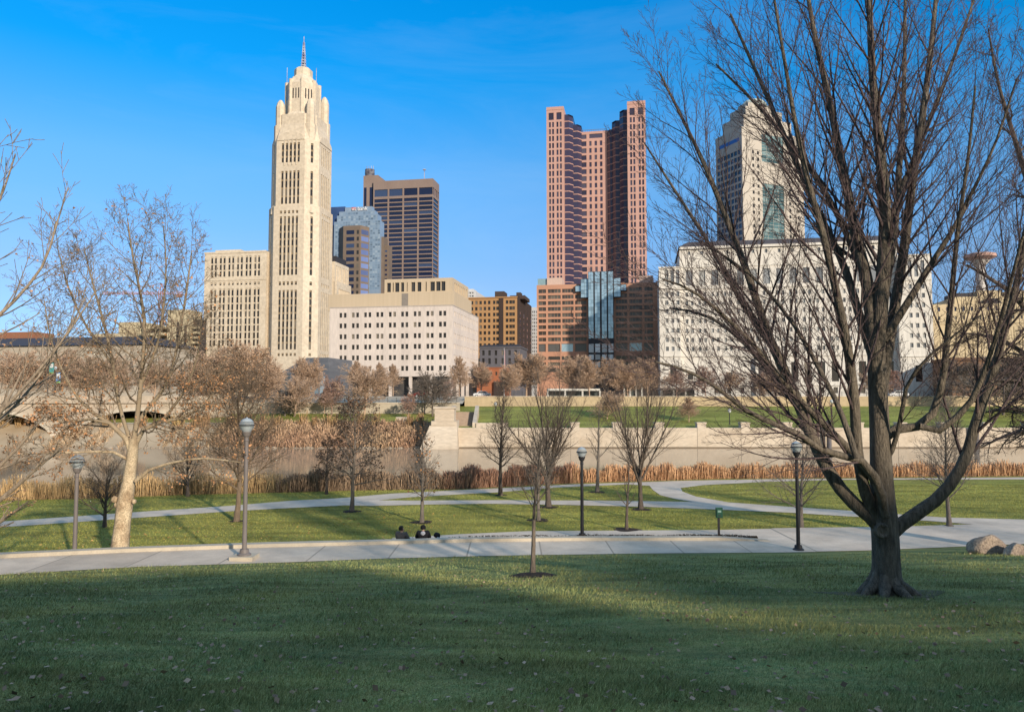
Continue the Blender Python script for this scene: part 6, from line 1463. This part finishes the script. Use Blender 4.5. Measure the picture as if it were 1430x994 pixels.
x, y = seat(566); person('person in dark grey coat with dark hair, head turned right, seated behind the kerb wall', (x, y, .24), R(-25), R(-50), mat('grey_coat', (.13, .11, .10), .9, (.06, .055, .052), 6, .5), None, M_dark, hair=mat('dark_hair', (.015, .012, .01), .7))
x, y = seat(594); person('person in black jacket with pale hood and black knit hat, seated behind the kerb wall', (x, y, .24), R(4), 0, mat('black_jacket', (.014, .013, .016), .8), mat('black_knit', (.012, .012, .013), .95), M_dark, hood=mat('pale_hood', (.42, .42, .44), .9))
x, y = seat(612); root = empty('rucksack', (x, y, .40), 'dark rounded rucksack standing beside the seated people', 'bag')
link(bpy.data.objects.new('body', skin_mesh('body', [(0, 0, .12), (.02, 0, .28), (.05, 0, .36)], [(0, 1), (1, 2)], [.17, .16, .09], MATS['black_jacket'])), root)
link(bpy.data.objects.new('pocket', skin_mesh('pocket', [(.06, -.14, .12), (.06, -.14, .2)], [(0, 1)], [.07, .06], MATS['pale_hood'])), root)
mb = MB()
for i in range(8):
    t0, t1 = math.pi*i/8, math.pi*(i+1)/8; f = lambda t, d: (.05+.05*math.cos(t), d, .42+.06*math.sin(t)); mb.quad(f(t0, -.02), f(t1, -.02), f(t1, .02), f(t0, .02))
mb.build('handle', M_dark, root)

# dark planted seam behind the kerb
g = np.random.default_rng(5); n_ = 16000
X_ = g.uniform(at_z(552, 752, 0).x, X_END-1.6, n_); Y_ = np.array([kb(a) for a in X_])+g.uniform(.02, .26, n_)
keep = ~((X_ > xa_-.1) & (X_ < xb_+.1)); X_, Y_ = X_[keep], Y_[keep]
hh = .05+.035*np.sin(X_*2.1)*np.sin(X_*.7)
Cc = np.stack([X_, Y_, g.uniform(0, 1, len(X_))*(hh+np.array([zpath(a) for a in X_])+.12)], 1)
o = link(bpy.data.objects.new('ground_cover', leaf_mesh('ground_cover', Cc, .055, mat('seam_plant', (.035, .028, .022), .9, (.06, .045, .03), 2, .5, rnd=.4)))); tag(o, kind='stuff')

# ------------------------------------------------------------------ grass blades and fallen leaves
g = np.random.default_rng(21)
def scatter(n, y0, y1, pw):
    u = g.uniform(0, 1, n); a = 1-pw; Y_ = (y0**a+u*(y1**a-y0**a))**(1/a); X_ = g.uniform(-1, 1, n)*(.74*Y_+2.5); return X_, Y_
NE = np.array([near_edge(a) for a in np.linspace(-40, 40, 400)]); NEf = lambda a: np.interp(a, np.linspace(-40, 40, 400), NE)
def hill_np(X_, Y_):
    ye = NEf(X_); ze = .028*np.maximum(0, 12-X_); t = (ye-Y_)/ye; k = np.minimum(1, (ye-Y_)/3)
    return ze+(4.9+.004*X_-ze)*t+k*(.05*np.sin(X_*.45+1)*np.sin(Y_*.5)+.025*np.sin(X_*1.3+Y_*.9))
X_, Y_ = scatter(430000, 4.2, 30, 1.9); ok = Y_ < NEf(X_)-.06; X_, Y_ = X_[ok], Y_[ok]
mr = np.hypot(X_-b.x, Y_-b.y) > .66; X_, Y_ = X_[mr], Y_[mr]
n_ = len(X_); Z = hill_np(X_, Y_); sc_ = np.clip(Y_/9, 1, 2.4)
hh = g.uniform(.02, .06, n_)*np.sqrt(sc_)*(1+.3*np.sin(X_*1.9+np.sin(Y_*2.3))+.25*np.sin(Y_*3.7+X_*.6)*np.sin(X_*.9)); az = g.uniform(0, 6.28, n_); w = np.stack([np.cos(az), np.sin(az), 0*az], 1)*(.0042*sc_)[:, None]
ba = np.stack([X_, Y_, Z-.004], 1); dr = np.stack([g.normal(.25, .45, n_), g.normal(0, .45, n_), np.ones(n_)], 1)*hh[:, None]
V = np.stack([ba-w, ba+w, ba+dr], 1).reshape(-1, 3)
tag(link(bpy.data.objects.new('grass', np_mesh('grass', V, np.arange(n_*3).reshape(n_, 3), M_blade))), kind='stuff')
X_, Y_ = scatter(2800, 4.5, 29, 1.1); ok = Y_ < NEf(X_)-.1; X_, Y_ = X_[ok], Y_[ok]
lf_ = leaf_mesh('fallen_leaves', np.stack([X_, Y_, hill_np(X_, Y_)+.04], 1), .062, mat('fallen_leaf', (.40, .28, .19), .8, (.17, .10, .065), 1.5, .6, rnd=.6), True, 31)
tag(link(bpy.data.objects.new('fallen_leaves', lf_)), kind='stuff')
X_ = g.uniform(-28, -3, 1500); Y_ = np.array([kb(a) for a in X_])+g.uniform(0, 1, 1500)**2*11+.1
lf_ = leaf_mesh('fallen_leaves', np.stack([X_, Y_, 0*X_+.03], 1), .10, mat('yellow_leaf', (.42, .29, .09), .8, (.3, .16, .06), 1.5, .6, rnd=.5), True, 32)
tag(link(bpy.data.objects.new('fallen_leaves', lf_)), kind='stuff')
# short blades on the lower lawn
X_ = g.uniform(-34, 42, 260000); Y_ = 27+g.uniform(0, 1, 260000)**1.3*30
kbn = np.interp(X_, np.linspace(-75, 75, 600), [kb(a) if a < X_END-1 else walk_far(a) for a in np.linspace(-75, 75, 600)]); kb2 = np.interp(X_, np.linspace(-75, 75, 600), [walk_far(a) if a > xw0 else kb(a) for a in np.linspace(-75, 75, 600)])
bkn = np.interp(X_, np.linspace(-75, 75, 600), [bank(a) for a in np.linspace(-75, 75, 600)]); ok = (Y_ > np.maximum(kbn, kb2)+.08) & (Y_ < bkn); 
PP = []
for nm in ('park_path', 'loop_path'):
    me = bpy.data.objects[nm].data
    for t in me.polygons: PP.append([me.vertices[i].co.xy for i in t.vertices])
for A_, B_, C_ in PP:
    d1 = (X_-A_.x)*(B_.y-A_.y)-(Y_-A_.y)*(B_.x-A_.x); d2 = (X_-B_.x)*(C_.y-B_.y)-(Y_-B_.y)*(C_.x-B_.x); d3 = (X_-C_.x)*(A_.y-C_.y)-(Y_-C_.y)*(A_.x-C_.x)
    ok &= ~(((d1 >= 0) & (d2 >= 0) & (d3 >= 0)) | ((d1 <= 0) & (d2 <= 0) & (d3 <= 0)))
X_, Y_ = X_[ok], Y_[ok]; n_ = len(X_); az = g.uniform(0, 6.28, n_); w = np.stack([np.cos(az), np.sin(az), 0*az], 1)*.016; ba = np.stack([X_, Y_, 0*X_], 1)
dr = np.stack([g.normal(0, .6, n_), g.normal(0, .6, n_), np.ones(n_)], 1)*g.uniform(.02, .06, n_)[:, None]
tag(link(bpy.data.objects.new('grass', np_mesh('grass', np.stack([ba-w, ba+w, ba+dr], 1).reshape(-1, 3), np.arange(n_*3).reshape(n_, 3), grass_mat('lower_blade', (.24, .25, .05), (.30, .285, .065), (.37, .32, .115), .18, 5)))), kind='stuff')

# ------------------------------------------------------------------ behind the viewer: unseen hall and added plate shaped to shade the slope, trees
YB = -34.0; sil = []  # unseen hall's roofline, traced sunward from the wanted shade edge
for px, py in ((-500, 842), (-200, 824), (0, 809), (250, 796), (470, 791), (545, 801), (640, 826), (760, 848), (900, 861), (1050, 868), (1430, 884), (2200, 930)):
    p_ = on_hill(px, py); t = (p_.y-YB)/-SUN.y; sil.append((p_.x+SUN.x*t, p_.z+SUN.z*t))
print('SIL', [(round(a, 1), round(b_, 1)) for a, b_ in sil])
sil = [(sil[0][0]-60, sil[0][1])]+sil+[(sil[-1][0]+25, sil[-1][1]-3)]
root = empty('museum_shade_hall', (0, YB, 4), 'large grey museum hall behind the viewer, unseen, its roofline shaped to shade the slope', 'hall')
mb = MB(); D_ = -26
P0 = [(a, 0, b_-4) for a, b_ in sil]; P1 = [(a, D_, b_-4-2.0) for a, b_ in sil]
for i in range(len(P0)-1):
    a, c = P0[i], P0[i+1]; d, e = P1[i], P1[i+1]
    mb.quad(a, c, e, d); mb.quad((c[0], 0, 0), (a[0], 0, 0), a, c); mb.quad((d[0], D_, 0), (e[0], D_, 0), e, d)
mb.quad((P0[0][0], 0, 0), (P0[0][0], D_, 0), P1[0], P0[0]); mb.quad((P0[-1][0], D_, 0), (P0[-1][0], 0, 0), P0[-1], P1[-1])
for zz_ in (): pass
shade_mb = MB(); fp = []  # added unseen plate on posts, outlined to cast a shade band on the slope
for px, py in ((770, 779), (840, 772), (880, 759), (1100, 757.5), (1150, 773), (1235, 777), (1262, 791), (1430, 806), (1750, 834), (1750, 876), (1430, 864), (1250, 859), (1050, 849), (920, 840), (840, 826), (780, 803)):
    p_ = on_hill(px, py); t = (p_.y-YB+1)/-SUN.y; fp.append((p_.x+SUN.x*t, -1.0, p_.z+SUN.z*t-4))
for tr_ in tessellate_polygon([[Vector(q_) for q_ in fp]]): shade_mb.tri(*[fp[i_] for i_ in tr_]); shade_mb.tri(*[(fp[i_][0], -1.3, fp[i_][2]) for i_ in tr_[::-1]])
for q_, w_ in zip(fp, fp[1:]+fp[:1]): shade_mb.quad(q_, w_, (w_[0], -1.3, w_[2]), (q_[0], -1.3, q_[2]))
shade_mb.build('shade_plate', mat('shade_plate_grey', (.4, .4, .42), .6), root)
xm_ = sum(q_[0] for q_ in fp)/len(fp)
for dx_ in (-2, 1, 4): c_ = MB(); c_.bar((xm_+dx_, -1.15, 12), (xm_+dx_, -1.15, 19.5), .09); c_.build('shade_plate_post', MATS['shade_plate_grey'], root)
mb.build('wall', mat('hall_grey', (.32, .32, .33), .7, (.26, .26, .27), .2), root)
for k_, (x, y, H_, sd) in enumerate(((24, 4, 9.5, 1), (28.5, 7, 10, 2), (34, 8, 11, 3), (40, 10, 12, 4), (46, 14, 12, 5), (30, -5, 14, 6))):
    r = random.Random(300+sd); S, fr = form('cone', H_, .6); out = [[], []]; grow(out, None, r, (0, 0, -.3), (0, 0, 1), H_*fr, .2, 0, S)
    out[1] = [(p_, [max(x_, .008) for x_ in q]) for p_, q in out[1]]
    finish_tree('bare_tree', (x, y, hill(x, y)), out, None, BK_DARK, None, 'tall bare tree on the slope behind the viewer', 'bare trees behind the viewer', r)

# ------------------------------------------------------------------ light, sky, camera
w = bpy.data.worlds.new('World'); sc.world = w; w.use_nodes = True; nt = w.node_tree; bg = nt.nodes['Background']
sky = nt.nodes.new('ShaderNodeTexSky'); sky.sky_type = 'NISHITA'; sky.sun_disc = False; sky.sun_elevation = SUN_EL; sky.sun_rotation = math.atan2(SUN.x, SUN.y)
sky.air_density = 1.0; sky.dust_density = .3; sky.ozone_density = 2.0; sky.altitude = 200
# sky tinted by height; unseen upper sky brightened to lift the shade below
tcw = nt.nodes.new('ShaderNodeTexCoord'); spw = nt.nodes.new('ShaderNodeSeparateXYZ'); nt.links.new(tcw.outputs['Generated'], spw.inputs[0])
asn = nt.nodes.new('ShaderNodeMath'); asn.operation = 'ARCSINE'; nt.links.new(spw.outputs[2], asn.inputs[0])
dv = nt.nodes.new('ShaderNodeMath'); dv.operation = 'DIVIDE'; dv.inputs[1].default_value = math.pi/2; nt.links.new(asn.outputs[0], dv.inputs[0])
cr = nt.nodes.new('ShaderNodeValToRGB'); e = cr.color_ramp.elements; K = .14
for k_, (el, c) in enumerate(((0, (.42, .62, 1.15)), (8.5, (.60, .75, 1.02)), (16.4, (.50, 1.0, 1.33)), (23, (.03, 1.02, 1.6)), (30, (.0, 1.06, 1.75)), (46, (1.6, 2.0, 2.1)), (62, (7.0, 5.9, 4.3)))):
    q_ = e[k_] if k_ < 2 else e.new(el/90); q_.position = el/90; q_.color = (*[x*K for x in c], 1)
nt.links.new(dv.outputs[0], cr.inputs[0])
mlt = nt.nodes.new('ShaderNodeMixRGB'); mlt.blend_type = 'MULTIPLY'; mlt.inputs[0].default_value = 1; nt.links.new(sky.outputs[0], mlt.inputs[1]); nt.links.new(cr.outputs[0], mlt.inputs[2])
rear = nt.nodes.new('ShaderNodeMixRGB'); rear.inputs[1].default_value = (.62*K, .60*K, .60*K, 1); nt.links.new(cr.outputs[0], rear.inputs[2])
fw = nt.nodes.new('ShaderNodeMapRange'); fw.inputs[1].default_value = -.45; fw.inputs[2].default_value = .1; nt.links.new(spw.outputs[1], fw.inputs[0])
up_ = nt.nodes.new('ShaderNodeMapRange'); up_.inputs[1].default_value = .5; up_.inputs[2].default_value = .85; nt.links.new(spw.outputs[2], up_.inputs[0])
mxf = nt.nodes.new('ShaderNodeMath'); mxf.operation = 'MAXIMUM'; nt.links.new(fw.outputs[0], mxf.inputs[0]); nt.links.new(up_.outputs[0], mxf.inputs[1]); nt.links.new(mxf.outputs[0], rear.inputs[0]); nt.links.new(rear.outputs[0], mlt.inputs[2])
# thin high cirrus
mpw = nt.nodes.new('ShaderNodeMapping'); mpw.inputs['Scale'].default_value = (1.6, 1.6, 7); mpw.inputs['Rotation'].default_value = (0, .35, 0); nt.links.new(tcw.outputs['Generated'], mpw.inputs[0])
cn = nt.nodes.new('ShaderNodeTexNoise'); cn.inputs['Scale'].default_value = 1.7; cn.inputs['Detail'].default_value = 8; cn.inputs['Roughness'].default_value = .62; cn.inputs['Distortion'].default_value = .6; nt.links.new(mpw.outputs[0], cn.inputs['Vector'])
cm = nt.nodes.new('ShaderNodeMapRange'); cm.inputs[1].default_value = .46; cm.inputs[2].default_value = .82; cm.inputs[4].default_value = .10; nt.links.new(cn.outputs['Fac'], cm.inputs[0])
cl = nt.nodes.new('ShaderNodeMixRGB'); cl.inputs[2].default_value = (4.6*K, 5.6*K, 7.0*K, 1); nt.links.new(mlt.outputs[0], cl.inputs[1]); nt.links.new(cm.outputs[0], cl.inputs[0])
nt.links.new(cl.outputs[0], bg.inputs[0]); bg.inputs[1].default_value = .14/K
L = bpy.data.lights.new('sun', 'SUN'); L.energy = 5.0; L.angle = R(1.3); L.color = (1, .88, .72); o = link(bpy.data.objects.new('sun', L)); o.rotation_euler = (-SUN).to_track_quat('-Z', 'Y').to_euler()
cam = bpy.data.cameras.new('camera'); cam.sensor_fit = 'HORIZONTAL'; cam.sensor_width = 36; cam.lens = 36*F/1430; cam.clip_end = 20000; cam.clip_start = .1
o = link(bpy.data.objects.new('camera', cam)); o.location = (0, 0, ZC); o.rotation_euler = (R(90)+PITCH, 0, 0); sc.camera = o
sc.view_settings.view_transform = 'Standard'; sc.view_settings.look = 'None'; sc.view_settings.exposure = 0
